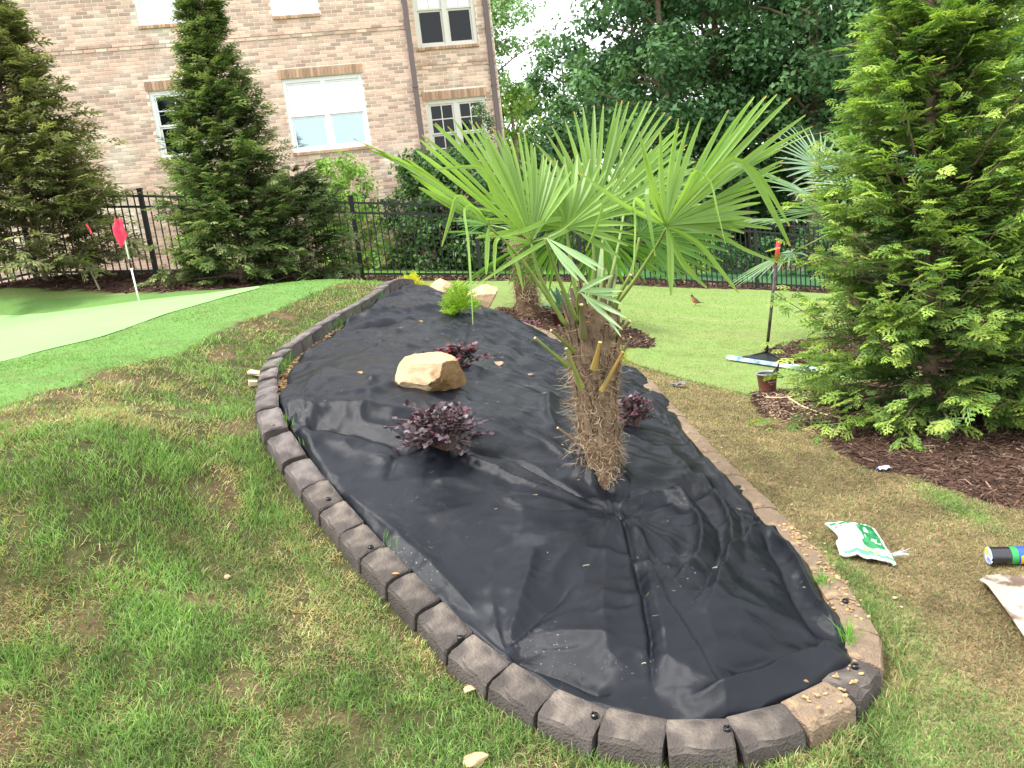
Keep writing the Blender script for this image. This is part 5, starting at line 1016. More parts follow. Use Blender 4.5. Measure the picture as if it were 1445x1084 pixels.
bush(g0(3.9, 17.2), .8, .5, 1.35, 'yellow green shrub behind the fence near the orange breasted bird', [(.24, .36, .06), (.18, .30, .05)], 57, 50, 60, .08, .22)
bush(g0(2.0, 17.5), 1.1, .5, 1.1, 'green shrub behind the fence beneath the palm fronds', [(.10, .20, .04), (.07, .15, .03)], 58, 50, 60, .08, .25)
bush(g0(5.9, 19.2), 1.6, .8, .9, 'low spreading green ground shrub beyond the fence', [(.06, .15, .05), (.05, .12, .04)], 59, 60, 50, .09, .28)
bush(g0(8.6, 19.6), 1.8, .8, 1.6, 'low dark shrub beyond the right end of the fence', DG, 60, 60, 60, .1, .32)
# pine with drooping needle branches
pine = thing('pine_tree', g0(12.6, 22.5), 'pine with soft needle branches hanging in above the right arborvitae', 'tree')
px0, py0, pz0 = pine.location; mb = MB(); mb.tube([(px0+.1*t, py0, pz0-.2+14*t) for t in np.linspace(0, 1, 8)], [.2*(1-.7*t) for t in np.linspace(0, 1, 8)], 9); mb.build('trunk', m_bark, pine, smooth=True)
r_ = np.random.default_rng(5); NV, NF, NC = [], [], []; nn = 0; bm_ = MB()
for b in range(46):
    zb_ = r_.uniform(3.0, 11); a = r_.uniform(2.2, 5.2) if b < 34 else r_.uniform(0, 6.28); l_ = r_.uniform(1.8, 3.6); tipp = np.array((px0+math.cos(a)*l_, py0+math.sin(a)*l_, pz0+zb_+r_.uniform(-.5, .5))); c0 = np.array((px0, py0, pz0+zb_-.1)); bm_.tube([c0, (c0+tipp)/2+np.array((0, 0, .15)), tipp], [.04, .025, .01], 4, cap=False)
    for q in range(20):
        s = r_.uniform(.3, 1.05); p = c0+(tipp-c0)*s+r_.normal(0, .26, 3)*np.array((1, 1, .6)); m_n = 46; d_ = r_.normal(0, 1, (m_n, 3))+np.array((math.cos(a), math.sin(a), .35)); d_ /= np.linalg.norm(d_, axis=1)[:, None]; sd_ = np.cross(d_, r_.normal(0, 1, (m_n, 3))); sd_ /= np.linalg.norm(sd_, axis=1)[:, None]; l2 = r_.uniform(.13, .24, m_n)[:, None]
        V = np.stack([np.tile(p, (m_n, 1))-sd_*.006, np.tile(p, (m_n, 1))+sd_*.006, p+d_*l2], 1).reshape(-1, 3); NV.append(V); NF.append(np.arange(m_n*3).reshape(-1, 3)+nn); nn += m_n*3; c = np.array([(.06, .14, .05), (.09, .18, .065), (.045, .11, .04)][r_.integers(0, 3)]); NC.append(np.repeat(c*r_.uniform(.8, 1.2, (m_n, 1)), 3, 0))
o = mk('needles', np.concatenate(NV), np.concatenate(NF), m_bl, pine, col=np.concatenate(NC)); props(o, kind='stuff'); props(bm_.build('branches', m_bark, pine), kind='stuff')
# ================================================================== BED PLANTS
m_pur = mat('purple_leaf', (.055, .035, .045), (.10, .07, .085), rough=.42, ns=30, spec=.5, trans=.12, tcol=(1.8, .6, .7), rnd=.35)
m_purr = mat('red_purple_leaf', (.17, .03, .045), (.24, .06, .08), rough=.45, ns=30, spec=.5, trans=.2, rnd=.3)
m_twig = mat('twig', (.16, .10, .08), rough=.9)
m_pinkf = mat('pink_flower', (.75, .03, .20), rough=.6)
def oval_leaf(s=1, w=.62):
    V = []; F_ = []; n = 5
    for i in range(n+1):
        t = i/n; x_ = t*s; wv = s*w*.5*math.sin(math.pi*min(1, t*.92+.04))**.75; z_ = -.12*s*t*t; V += [(x_, -wv, z_+.10*wv), (x_, 0, z_-.02*s), (x_, wv, z_+.10*wv)]
        if i: b = (i-1)*3; F_ += [(b, b+1, b+4, b+3), (b+1, b+2, b+5, b+4)]
    return V, F_
def leafy_shrub(loc, label, rx, ry, h, ntw, nl, ls, seed, red=.12, stray=None, flower=None, name='purple_shrub'):
    r = random.Random(seed); root = thing(name, loc, label, 'shrub'); x0, y0, z0 = loc; V, F_ = oval_leaf(ls, .78)
    protos = []; mb = MB(); spots = []
    tw = []
    for i in range(ntw):
        a = r.random()*6.283; q = r.random()**.55; e = (math.cos(a)*rx*q*r.uniform(.8, 1.1), math.sin(a)*ry*q, h*(math.sqrt(max(.0, 1-q**2.6))*.95+.05)*r.uniform(.75, 1.1)); tw.append(e)
    tw += stray or []
    for e in tw:
        m_ = (e[0]*.55, e[1]*.55, e[2]*.85+.015); mb.tube([(x0, y0, z0-.01), (x0+m_[0], y0+m_[1], z0+m_[2]), (x0+e[0], y0+e[1], z0+e[2])], [.0032, .0024, .0012], 4, cap=False)
        for k in range(nl):
            s = r.uniform(.35, 1.06); p = [2*s*(1-s)*m_[j]+s*s*e[j] for j in range(3)]; d_ = Vector((e[0]-m_[0], e[1]-m_[1], (e[2]-m_[2])*.5)).normalized(); spots.append((Vector((x0+p[0], y0+p[1], z0+p[2])), d_, s))
    props(mb.build('twigs', m_twig, root), kind='stuff')
    r.shuffle(spots); spots.sort(key=lambda q: q[0].y-q[0].z*2.2); big = spots[:280]; rest = spots[280:]
    def matrix(p, d_):
        dd = Vector((d_.x+r.gauss(0, .75), d_.y+r.gauss(0, .75), d_.z+r.gauss(.25, .45))).normalized(); up = Vector((r.gauss(0, .45), r.gauss(-.25, .45), 1)); yv = up.cross(dd).normalized(); zv = dd.cross(yv); M_ = Matrix((dd, yv, zv)).transposed().to_4x4(); M_.translation = p; return M_
    for i, (p, d_, s) in enumerate(big):
        isr = r.random() < red*(1.5 if s > .85 else .6); key = 1 if isr else 0
        while len(protos) < 2: protos.append(None)
        M_ = matrix(p, d_); sc = r.uniform(.7, 1.2)
        if protos[key] is None: c = MB().add(V, F_).build('leaf', m_purr if isr else m_pur, root, local=True, smooth=True); protos[key] = c
        else: c = dupe(protos[key], (0, 0, 0), root)
        c.rotation_euler = M_.to_euler(); c.location = p-Vector(loc); c.scale = (sc,)*3
    if rest:
        mb = MB()
        for p, d_, s in rest: M_ = matrix(p, d_); sc = r.uniform(.7, 1.2); mb.add([M_ @ (Vector(v)*sc) for v in V], F_)
        props(mb.build('leaf', m_pur, root), kind='stuff')
    if flower:
        mb = MB(); fx, fy, fz = flower
        for k in range(14): a = k*.9; d_ = Vector((math.cos(a), math.sin(a), r.uniform(-.2, .8))).normalized()*.014; sdv = Vector((0, 0, 1)).cross(d_).normalized()*.0018; b = Vector((x0+fx, y0+fy, z0+fz)); mb.add([b-sdv, b+sdv, b+d_+sdv, b+d_-sdv], [(0, 1, 2, 3)])
        mb.build('flower', m_pinkf, root)
    return root
def onfab(x, y, dz=0): return (x, y, fabz(x, y)+dz)
leafy_shrub(onfab(-.36, 3.66), 'dark purple leafed shrub in front of the tan boulder', .225, .21, .195, 105, 11, .029, 61, red=.06, stray=[(-.27, .05, .13), (-.24, .12, .15), (-.16, .10, .21), (.22, -.02, .12)])
leafy_shrub(onfab(-.32, 4.95), 'reddish purple shrub behind the tan boulder with a pink flower', .21, .13, .14, 50, 10, .028, 62, red=.4, stray=[(.27, -.1, .05), (-.2, -.05, .12)], flower=(-.10, -.08, .12))
leafy_shrub(onfab(.69, 4.42), 'dark purple shrub right of the palm trunk', .14, .13, .20, 48, 10, .027, 63, red=.15)
leafy_shrub((.12, 8.35, Hf(.12, 8.35)+.02), 'low dark purple creeping shrub at the far end near the second palm', .22, .16, .07, 22, 9, .035, 64, red=.2)
def fernbush(loc, label, rx, h, n, sl, cols, seed, cat='shrub', name='golden_shrub', tpl=None):
    r = np.random.default_rng(seed); root = thing(name, loc, label, cat); a = r.random(n)*6.283; el = r.uniform(.05, 1.4, n); d_ = np.stack([np.cos(a)*np.cos(el), np.sin(a)*np.cos(el), np.sin(el)], -1)
    P = np.array(loc)+d_*np.array((rx, rx, h))*r.uniform(.15, .85, n)[:, None]; X_ = d_+np.array((0, 0, .5))+r.normal(0, .25, (n, 3)); Z_ = r.normal(0, 1, (n, 3)); V, F_ = place_tpl(tpl or TP_FAR, P, X_, Z_, sl*r.uniform(.7, 1.3, n))
    c = np.repeat(np.array(cols)[r.integers(0, len(cols), n)]*r.uniform(.8, 1.2, (n, 1)), len((tpl or TP_FAR)[0]), 0); o = mk('crown', V, F_, m_con, root, col=c); props(o, kind='stuff')
    mb = MB(); 
    for k in range(6): mb.tube([loc, tuple(P[k])], [.004, .002], 4, cap=False)
    mb.build('stem', m_twig, root); return root
fernbush(onfab(-.36, 6.5, .0), 'bright lime green feathery shrub in the middle of the far fabric', .15, .25, 330, .10, [(.30, .46, .05), (.22, .40, .04), (.38, .52, .08)], 71)
fernbush((-.98, 8.62, Hf(-.98, 8.62)), 'yellow feathery shrub at the far left tip of the bed', .13, .17, 170, .12, [(.62, .58, .05), (.50, .52, .05)], 72)
fernbush((-.68, 8.75, Hf(-.68, 8.75)), 'yellow feathery shrub tucked behind the left far boulder', .14, .19, 170, .12, [(.62, .58, .05), (.50, .52, .05)], 73)
fernbush((.78, 7.35, Hf(.78, 7.35)+.03), 'small yellow green shrub behind the top of the main palm trunk', .11, .13, 130, .09, [(.55, .52, .05), (.35, .45, .06)], 74)
fernbush((.98, 7.2, Hf(.98, 7.2)+.03), 'small yellow shrub at the bed edge right behind the palm trunk', .10, .15, 110, .09, [(.60, .52, .06), (.40, .45, .06)], 75)
# pots
m_pot = mat('maroon_plastic', (.145, .050, .042), (.17, .06, .05), rough=.5, ns=5, spec=.4); m_poti = mat('pot_inside', (.10, .10, .11), rough=.6); m_print = mat('pale_print', (.42, .30, .28), rough=.7); m_soil = mat('potting_soil', (.06, .04, .03), rough=1, bump=1, bs=50)
m_rim = mat('grey_pot_rim', (.30, .30, .33), rough=.4, spec=.5)
pot = thing('plant_pot', (2.15, 6.47, Hf(2.15, 6.47)), 'empty maroon nursery pot with grey rim and black hand tool inside', 'pot')
MB().lathe([(.001, .002), (.068, .002), (.070, .02), (.083, .148), (.086, .15)], n=28).build('pot_body', m_pot, pot, smooth=True, local=True)
MB().lathe([(.086, .150), (.0905, .152), (.0905, .160), (.084, .161), (.080, .150)], n=28).build('rim', m_rim, pot, smooth=True, local=True)
MB().lathe([(.0795, .150), (.066, .02), (.001, .02)], n=28).build('lining', m_poti, pot, smooth=True, local=True)
def text_mesh(name, body, size, matr, parent, loc, wrap=None, rot=None, ext=.0006):
    cu = bpy.data.curves.new(name, 'FONT'); cu.body = body; cu.size = size; cu.extrude = ext; cu.align_x = 'CENTER'; cu.align_y = 'CENTER'; t = bpy.data.objects.new(name, cu); COL.objects.link(t); bpy.context.view_layer.update()
    me = bpy.data.meshes.new_from_object(t.evaluated_get(bpy.context.evaluated_depsgraph_get())); bpy.data.objects.remove(t)
    if wrap:
        for v in me.vertices: a = v.co.x/wrap[0]+wrap[1]; rr = wrap[0]+v.co.z+(v.co.y)*wrap[2]; v.co = Vector((math.sin(a)*rr, -math.cos(a)*rr, v.co.y))
    me.materials.append(matr); o = bpy.data.objects.new(name, me); COL.objects.link(o); o.parent = parent; o.location = loc
    if rot: o.rotation_euler = rot
    return o
text_mesh('lettering', 'Southern', .024, m_print, pot, (0, 0, .09), wrap=(.0785, .35, .10)); text_mesh('lettering', 'LIVING', .010, m_print, pot, (0, 0, .068), wrap=(.0762, .18, .10))
tr = thing('hand_pruner', (2.215, 6.45, Hf(2.2, 6.45)+.12), 'black handled garden hand tool standing in the maroon pot', 'hand tool'); tx, ty, tz = tr.location
mb = MB(); mb.tube([(tx+.0, ty, tz-.02), (tx+.012, ty, tz+.05), (tx+.024, ty, tz+.08), (tx+.038, ty, tz+.15)], [.006, .010, .007, .011], 8); mb.build('handle', m_stake, tr, smooth=True)
mb = MB(); mb.tube([(tx-.012, ty, tz+.045), (tx-.004, ty, tz+.062), (tx+.018, ty+.01, tz+.085), (tx+.03, ty+.012, tz+.07), (tx+.022, ty, tz+.05)], [.008, .008, .007, .006, .006], 7); mb.build('hand_guard', m_stake, tr, smooth=True)
mb = MB(); mb.tube([(tx, ty, tz-.02), (tx-.01, ty, tz-.085)], [.005, .003], 6); mb.build('blade', mat('steel', (.4, .4, .42), rough=.35, metal=.9), tr)
pt2 = thing('potted_plant', (.70, 9.35, Hf(.7, 9.35)), 'maroon nursery pot holding a blue green leafy plant beside the second palm', 'potted plant')
MB().lathe([(.001, .002), (.11, .002), (.135, .17), (.145, .172), (.145, .19), (.132, .19), (.128, .16), (.001, .16)], n=22).build('pot', m_pot, pt2, smooth=True, local=True)
m_blue = mat('blue_green_leaf', (.12, .25, .17), (.17, .31, .22), rough=.5, ns=8, trans=.2, rnd=.2)
lp = None; lv, lf = oval_leaf(.26, .22)
for i in range(34):
    a = i*2.4; el = random.uniform(.3, 1.35); d_ = Vector((math.cos(a)*math.cos(el), math.sin(a)*math.cos(el), math.sin(el))); yv = Vector((0, 0, 1)).cross(d_).normalized(); M_ = Matrix((d_, yv, d_.cross(yv))).transposed().to_4x4()
    if lp is None: lp = MB().add(lv, lf).build('leaf', m_blue, pt2, local=True, smooth=True); c = lp
    else: c = dupe(lp, (0, 0, 0), pt2)
    c.rotation_euler = M_.to_euler(); c.location = (math.cos(a)*.03, math.sin(a)*.03, .17+random.uniform(0, .08)); c.scale = (random.uniform(.7, 1.1),)*3
MB().box(.085, -.10, .17, .115, -.098, .34).build('plant_tag', m_white, pt2, local=True)
# ================================================================== FLAG, RAKE, BAG, ROLL, SCOOP, BITS
m_flag = mat('pink_red_flag', (.80, .07, .15), (.74, .05, .11), rough=.7, ns=15, trans=.25, tcol=(1, 1, 1)); m_pole = mat('white_pole', (.8, .8, .8), rough=.4); m_black = mat('black_band', (.012, .012, .014), rough=.5)
fx, fy = -4.45, 9.8; fz = Hf(fx, fy)+.012; fg = thing('golf_flag', (fx, fy, fz), 'small pink red flag wrapped round a white pole with black band on the putting green', 'golf flag'); ln_ = -.045
def pp(h): return (fx+ln_*h*-1*-1*.6, fy, fz+h)
MB().tube([pp(-.02), pp(.42)], .0105, 10).build('pole', m_pole, fg, smooth=True); MB().tube([pp(.421), pp(.53)], .0107, 10).build('pole_band', m_black, fg, smooth=True); MB().tube([pp(.531), pp(1.01)], .0105, 10).build('pole', m_pole, fg, smooth=True)
V = []; nn_ = 14; prof = [(1.03, -.035, .035), (.97, -.05, .045), (.92, -.085, .05), (.86, -.095, .06), (.81, -.095, .075), (.775, -.09, .03), (.73, -.07, .01), (.69, -.05, -.02)]
for h, l, r in prof:
    for k in range(nn_):
        t = k/(nn_-1); x_ = l+(r-l)*t; V.append((pp(h)[0]+x_, fy-.034-.014*math.sin(t*9+h*7)-.01*math.sin(h*30), fz+h-.02*math.sin(t*3)))
F_ = [(i*nn_+k, i*nn_+k+1, (i+1)*nn_+k+1, (i+1)*nn_+k) for i in range(len(prof)-1) for k in range(nn_-1)]
o = mk('flag_cloth', V, np.array(F_), m_flag, fg, smooth=True); o.modifiers.new('t', 'SOLIDIFY').thickness = .003
rb = thing('ribbon', (-5.6, 11.2, Hf(-5.6, 11.2)+.98), 'thin red ribbon hanging in the far left evergreen', 'ribbon')
x_, y_, z_ = rb.location; mk('ribbon_strip', [(x_, y_, z_), (x_+.03, y_, z_), (x_+.04, y_+.01, z_-.09), (x_+.07, y_, z_-.085), (x_+.045, y_, z_-.14), (x_+.065, y_, z_-.14)], np.array([(0, 1, 3, 2), (2, 3, 5, 4)]), m_flag, rb)
sk = MB().tube([(-5.74, 11.5, Hf(-5.74, 11.5)-.02), (-5.9, 11.6, Hf(-5.9, 11.6)+.40)], [.014, .011], 7).build('stake', mat('weathered_wood', (.33, .29, .23), (.25, .21, .17), rough=.9, ns=20), None, origin=(-5.74, 11.5, Hf(-5.74, 11.5))); props(sk, 'thin grey wooden stick leaning in the mulch under the far left evergreen', 'stick')
rk = thing('landscape_rake', (2.58, 7.72, Hf(2.58, 7.72)), 'wide landscaping rake with blue and white head, black handle and red grip on the lawn', 'rake')
m_bluew = mat('blue_white_plastic', (.12, .24, .62), (.72, .78, .86), rough=.4, ns=9, spec=.5)
hz_ = Hf(2.58, 7.72)
a_ = Vector((2.27, 8.02, Hf(2.27, 8.02)+.035)); b_ = Vector((2.89, 7.12, Hf(2.89, 7.12)+.035)); dv = (b_-a_).normalized(); nv = Vector((-dv.y, dv.x, 0)).normalized()
V = []
for p in (a_, b_):
    for u_, v_ in ((-.035, -.012), (.035, -.012), (.035, .016), (-.03, .022)): V.append(p+nv*u_+Vector((0, 0, v_)))
MB().add(V, [(0, 1, 5, 4), (1, 2, 6, 5), (2, 3, 7, 6), (3, 0, 4, 7), (3, 2, 1, 0), (4, 5, 6, 7)]).build('rake_head', m_bluew, rk)
mid = (a_+b_)/2+nv*.04; base_ = mid+nv*.22+Vector((0, 0, .07)); base_ = Vector((2.62, 7.86, hz_+.10))
mb = MB()
for q in (a_+dv*.18, a_+dv*.75): mb.tube([base_, q+Vector((0, 0, .02))], .011, 6)
mb.build('brace', m_stake, rk, smooth=True)
V = [a_+dv*.2+Vector((0, 0, .025)), a_+dv*.78+Vector((0, 0, .025)), base_+Vector((0, 0, -.005)), a_+dv*.2+Vector((0, 0, .012)), a_+dv*.78+Vector((0, 0, .012)), base_+Vector((0, 0, -.02))]
MB().add(V, [(0, 1, 2), (5, 4, 3), (0, 3, 4, 1), (1, 4, 5, 2), (2, 5, 3, 0)]).build('brace_plate', m_stake, rk)
top_ = Vector((2.80, 7.9, 1.06)); dd_ = top_-base_
MB().tube([base_, base_+dd_*.80], .0155, 10).build('handle', mat('scuffed_black_metal', (.018, .016, .016), (.09, .07, .06), rough=.5, ns=14), rk, smooth=True)
MB().tube([base_+dd_*.801, base_+dd_*1.0], .0205, 12).build('grip', mat('red_rubber', (.70, .03, .03), rough=.5), rk, smooth=True)
# seed bag
bag = thing('seed_bag', (1.42, 3.33, Hf(1.42, 3.33)), 'crumpled white and green plastic bag lying flat on the dry grass', 'plastic bag')
c00, c10, c11, c01 = [np.array(p) for p in ((1.335, 3.17), (1.535, 3.07), (1.61, 3.42), (1.405, 3.50))]
nu_, nv_ = 70, 60; U_, W_ = np.meshgrid(np.linspace(0, 1, nu_), np.linspace(0, 1, nv_))
BX = ((1-U_)*(1-W_))[..., None]*c00+(U_*(1-W_))[..., None]*c10+(U_*W_)[..., None]*c11+((1-U_)*W_)[..., None]*c01
BX[..., 0] += .028*np.sin(np.pi*W_)*(1-U_)*np.where(W_ > .35, 1, .2)+.012*(fbm(W_*3, U_*0+3, 1, 8)-.5)*(1-U_); BX[..., 1] += .012*(fbm(U_*4, W_*0, 1, 9)-.5)
BZ = H(BX[..., 0], BX[..., 1])+.022+.03*np.sin(np.pi*U_)**.5*np.sin(np.pi*W_)**.5+.022*(1-np.abs(2*fbm(U_*3.5+W_*2, W_*3.5-U_, 1, 15)-1)*1.5)*np.sin(np.pi*U_)**.4+.008*(fbm(U_*14, W_*9, 1, 19)-.5)
white = np.array((.82, .83, .82)); gr1 = np.array((.02, .22, .07)); gr2 = np.array((.10, .55, .22)); red_ = np.array((.70, .05, .12)); yel_ = np.array((.80, .62, .15)); gry = np.array((.35, .38, .42))
CB = np.tile(white, (nv_, nu_, 1)).astype(float)
def setc(m_, c): CB[m_] = c
setc((U_ > .50) & (U_ < .90) & (W_ > .20) & (W_ < .93), gr1); setc((W_ > .86) & (W_ < .93) & (U_ < .52) & (U_ > .04), gr1); setc((W_ < .10) & (W_ > .03) & (U_ > .1), gr2); setc((W_ > .10) & (W_ < .16) & (U_ > .45) & (U_ < .75), yel_)
setc((U_ > .08) & (U_ < .24) & (W_ > .70) & (W_ < .83), red_); setc((U_ > .115) & (U_ < .205) & (W_ > .745) & (W_ < .785), white)
lw = fbm(U_*20, W_*14, 1, 44) > .55; setc(lw & (U_ > .55) & (U_ < .88) & (((W_ > .30) & (W_ < .45)) | ((W_ > .58) & (W_ < .78) & (U_ < .72))), np.array((.55, .72, .58))); setc((fbm(U_*8, W_*20, 1, 46) > .58) & (U_ > .62) & (W_ < .2) & (W_ > .05), gry)
J = np.arange(U_.size).reshape(U_.shape); m_bag = mat('printed_plastic', attr=True, rough=.25, spec=.6, trans=.12, tcol=(1, 1, 1))
o = mk('bag_film', np.dstack([BX, BZ]).reshape(-1, 3), np.stack([J[:-1, :-1], J[:-1, 1:], J[1:, 1:], J[1:, :-1]], -1).reshape(-1, 4), m_bag, bag, col=CB.reshape(-1, 3), smooth=True); md = o.modifiers.new('t', 'SOLIDIFY'); md.thickness = .014; md.offset = -1
def stsamp(i): return (1.56+random.uniform(-.02, .02), 3.13+random.uniform(-.01, .03), Hf(1.56, 3.13)+.03), (1, random.uniform(-.5, .2), random.uniform(-.1, .3))
strands('torn_threads', 16, stsamp, .07, .0016, 1., [(.4, .42, .45), (.6, .62, .65)], m_straw, parent=bag)
# roll of fabric
rl = thing('fabric_roll', (1.93, 3.04, Hf(1.93, 3.04)), 'roll of black landscape fabric in a printed wrapper at the right edge', 'roll'); R_ = .036
p0 = Vector((1.90, 3.02, Hf(1.9, 3.07)+R_+.012)); p1 = Vector((2.62, 2.90, Hf(2.6, 2.93)+R_+.012)); dv = (p1-p0); L_ = dv.length; dn = dv.normalized()
def seg_tube(nm, s0, s1, r, m_): return MB().tube([p0+dn*s0, p0+dn*s1], r, 28, cap=True).build(nm, m_, rl, smooth=False)
m_film = mat('black_wrapped_fabric', (.018, .019, .022), rough=.18, spec=.7, bump=.3, bs=20)
seg_tube('roll_body', 0, L_, R_, m_film); seg_tube('green_label', .075, .100, R_+.0008, mat('green_print', (.03, .30, .08), rough=.3, spec=.5)); seg_tube('blue_label', .101, .36, R_+.0008, mat('blue_print', (.03, .09, .42), rough=.3, spec=.5))
m_yel = mat('yellow_print', (.85, .42, .02), rough=.3)
a1 = dn.orthogonal(); V = []; F_ = []
up_ = Vector((0, 0, 1)); sdn = dn.cross(up_).normalized(); 
if sdn.y > 0: sdn = -sdn
for i in range(9):
    for k in range(7):
        s = .108+.06*i/8; wob_ = .35*math.sin(i*.8); an = -.75+1.1*k/6+wob_*.2; V.append(p0+dn*s+(sdn*math.cos(an)+up_*math.sin(an))*(R_+.0022))
F_ = [(i*7+k, i*7+k+1, (i+1)*7+k+1, (i+1)*7+k) for i in range(8) for k in range(6)]
mk('yellow_picture', V, np.array(F_), m_yel, rl)
# the coiled end
mb = MB()
for q in range(5):
    r = R_*(.94-q*.17); mb.tube([p0-dn*(.003+.001*q)+(sdn*math.cos(t)+up_*math.sin(t))*r*(1-.02*math.sin(t*3)) for t in np.linspace(.3*q, .3*q+6.0, 26)], .0032, 5)
mb.build('coiled_end', mat('blue_white_film', (.18, .24, .60), (.72, .75, .85), rough=.3, ns=60, spec=.6), rl, smooth=True)
MB().tube([p0-dn*.009+up_*.014+sdn*.006*-1, p0-dn*.0095+up_*.014+sdn*.006*-1+dn*.004], .019, 14).build('end_sticker', mat('green_yellow_sticker', (.05, .35, .10), (.80, .70, .10), rough=.4, ns=45), rl)
# scoop
sc = thing('plastic_scoop', (1.85, 2.72, Hf(1.85, 2.72)), 'dirty cream coloured plastic scoop lying on the grass at the right edge', 'scoop')
A_ = np.array((1.765, 2.865)); D_ = np.array((-.25, -.968)); Nn = np.array((.97, -.24)); V = []; ni, nj = 26, 18
for i in range(ni):
    s = i/(ni-1); wv = .34*(.25+.75*(math.sin(min(1, s*2.2)*math.pi/2))**.8)
    for j in range(nj):
        t = j/(nj-1); q = A_+D_*(s*.62-.05*math.sin(t*2.2)*(1-s))+Nn*(t)*wv; z_ = Hf(*q)+.030+.035*abs(2*t-1)**2.5*min(1, s*5+.25)+.012*math.sin(s*3)-.006*s+.006*math.exp(-((t-.45)/.05)**2); V.append((q[0], q[1], z_))
F_ = [(i*nj+j, i*nj+j+1, (i+1)*nj+j+1, (i+1)*nj+j) for i in range(ni-1) for j in range(nj-1)]
o = mk('scoop_blade', V, np.array(F_), mat('dirty_cream_plastic', (.40, .34, .26), (.52, .47, .39), rough=.6, ns=6, stain=((.12, .08, .055), 9, .52), spec=.4), sc, smooth=True); md = o.modifiers.new('t', 'SOLIDIFY'); md.thickness = .006; md.offset = 1
# robin
bx, by = 3.05, 12.45; bz = Hf(bx, by); bird = thing('robin', (bx, by, bz), 'small orange breasted bird standing on the far lawn', 'bird')
def ell(mb, c, r, col=None, rot=0, n=12):
    V = []; F_ = []; m_ = 8
    for i in range(m_+1):
        for k in range(n):
            th = math.pi*i/m_; a = 2*math.pi*k/n; v = Vector((r[0]*math.cos(th), r[1]*math.sin(th)*math.cos(a), r[2]*math.sin(th)*math.sin(a))); v = Matrix.Rotation(rot, 3, 'Y') @ v; V.append(v+Vector(c))
    F_ = [(i*n+k, i*n+(k+1) % n, (i+1)*n+(k+1) % n, (i+1)*n+k) for i in range(m_) for k in range(n)]; mb.add(V, F_, col)
def loft(path, rads, cols_, n=12):
    mb = MB(); pts = [Vector(p) for p in path]; m_ = len(pts); V = []; C_ = []
    for i, p in enumerate(pts):
        t = (pts[min(i+1, m_-1)]-pts[max(i-1, 0)]).normalized(); u_ = Vector((0, 1, 0)); v_ = t.cross(u_)
        for k in range(n): a = 2*math.pi*k/n; V.append(p+(u_*math.cos(a)*rads[i][0]+v_*math.sin(a)*rads[i][1])); C_.append(cols_[i][1] if math.sin(a)*v_.z < -.25*0 and (v_*math.sin(a)).z-.5*(v_*math.sin(a)).x*-1 < 0 else cols_[i][0])
    F_ = [(i*n+k, i*n+(k+1) % n, (i+1)*n+(k+1) % n, (i+1)*n+k) for i in range(m_-1) for k in range(n)]+[tuple(range(n))[::-1], tuple((m_-1)*n+k for k in range(n))]; return V, F_, C_
hd, bk, og = (.03, .028, .025), (.10, .085, .07), (.55, .16, .04)
V, F_, C_ = loft([(bx-.062, by, bz+.185), (bx-.058, by, bz+.178), (bx-.05, by, bz+.165), (bx-.042, by, bz+.145), (bx-.028, by, bz+.115), (bx-.005, by, bz+.085), (bx+.03, by, bz+.06), (bx+.055, by, bz+.052), (bx+.10, by, bz+.04), (bx+.14, by, bz+.032)],
    [(.004, .004), (.016, .014), (.021, .02), (.022, .022), (.034, .034), (.042, .042), (.034, .032), (.02, .014), (.012, .005), (.010, .003)], [(hd, hd)]*3+[(bk, og)]+[(bk, og)]*3+[(bk, bk)]*3)
mk('bird_body', V, [np.array([f for f in F_ if len(f) == 4]), np.array([f for f in F_ if len(f) != 4])], mat('feathers', attr=True, rough=.8), bird, col=C_, smooth=True)
MB().tube([(bx-.064, by, bz+.172), (bx-.088, by, bz+.168)], [.005, .001], 6).build('beak', cols_['o'] if isinstance(cols_, dict) else m_tip, bird)
for s in (-1, 1): MB().tube([(bx-.002+.008*s, by+.012*s, bz+.055), (bx+.004+.008*s, by+.012*s, bz+.03), (bx-.004+.008*s, by+.012*s, bz)], .0022, 5).build('leg', m_stake, bird)
# litter and odds and ends
lt = thing('litter', (2.07, 4.27, Hf(2.07, 4.27)), 'small crumpled blue and white wrapper at the edge of the mulch', 'litter'); r_ = random.Random(3)
def scrap(root, size, m_, n=7, zz=.02):
    x_, y_, z_ = root.location; V = [(x_+(i/(n-1)-.5)*size, y_+(j/(n-1)-.5)*size*.6, z_+zz+r_.uniform(0, size*.22)) for i in range(n) for j in range(n)]; o = mk('wrapper', V, np.array([(i*n+j, i*n+j+1, (i+1)*n+j+1, (i+1)*n+j) for i in range(n-1) for j in range(n-1)]), m_, root); o.modifiers.new('t', 'SOLIDIFY').thickness = .002
scrap(lt, .07, mat('blue_white_wrapper', (.75, .78, .82), (.08, .2, .6), rough=.4, ns=40))
lt2 = thing('dry_leaf', (1.40, 6.5, Hf(1.4, 6.5)), 'crumpled grey dried leaves on the brown grass right of the bed', 'leaf'); scrap(lt2, .12, mat('grey_leaf', (.25, .26, .28), (.12, .13, .14), rough=.8, ns=25), 8, .02)
m_wd = mat('pale_wood', (.62, .46, .28), (.70, .54, .34), rough=.8, ns=12)
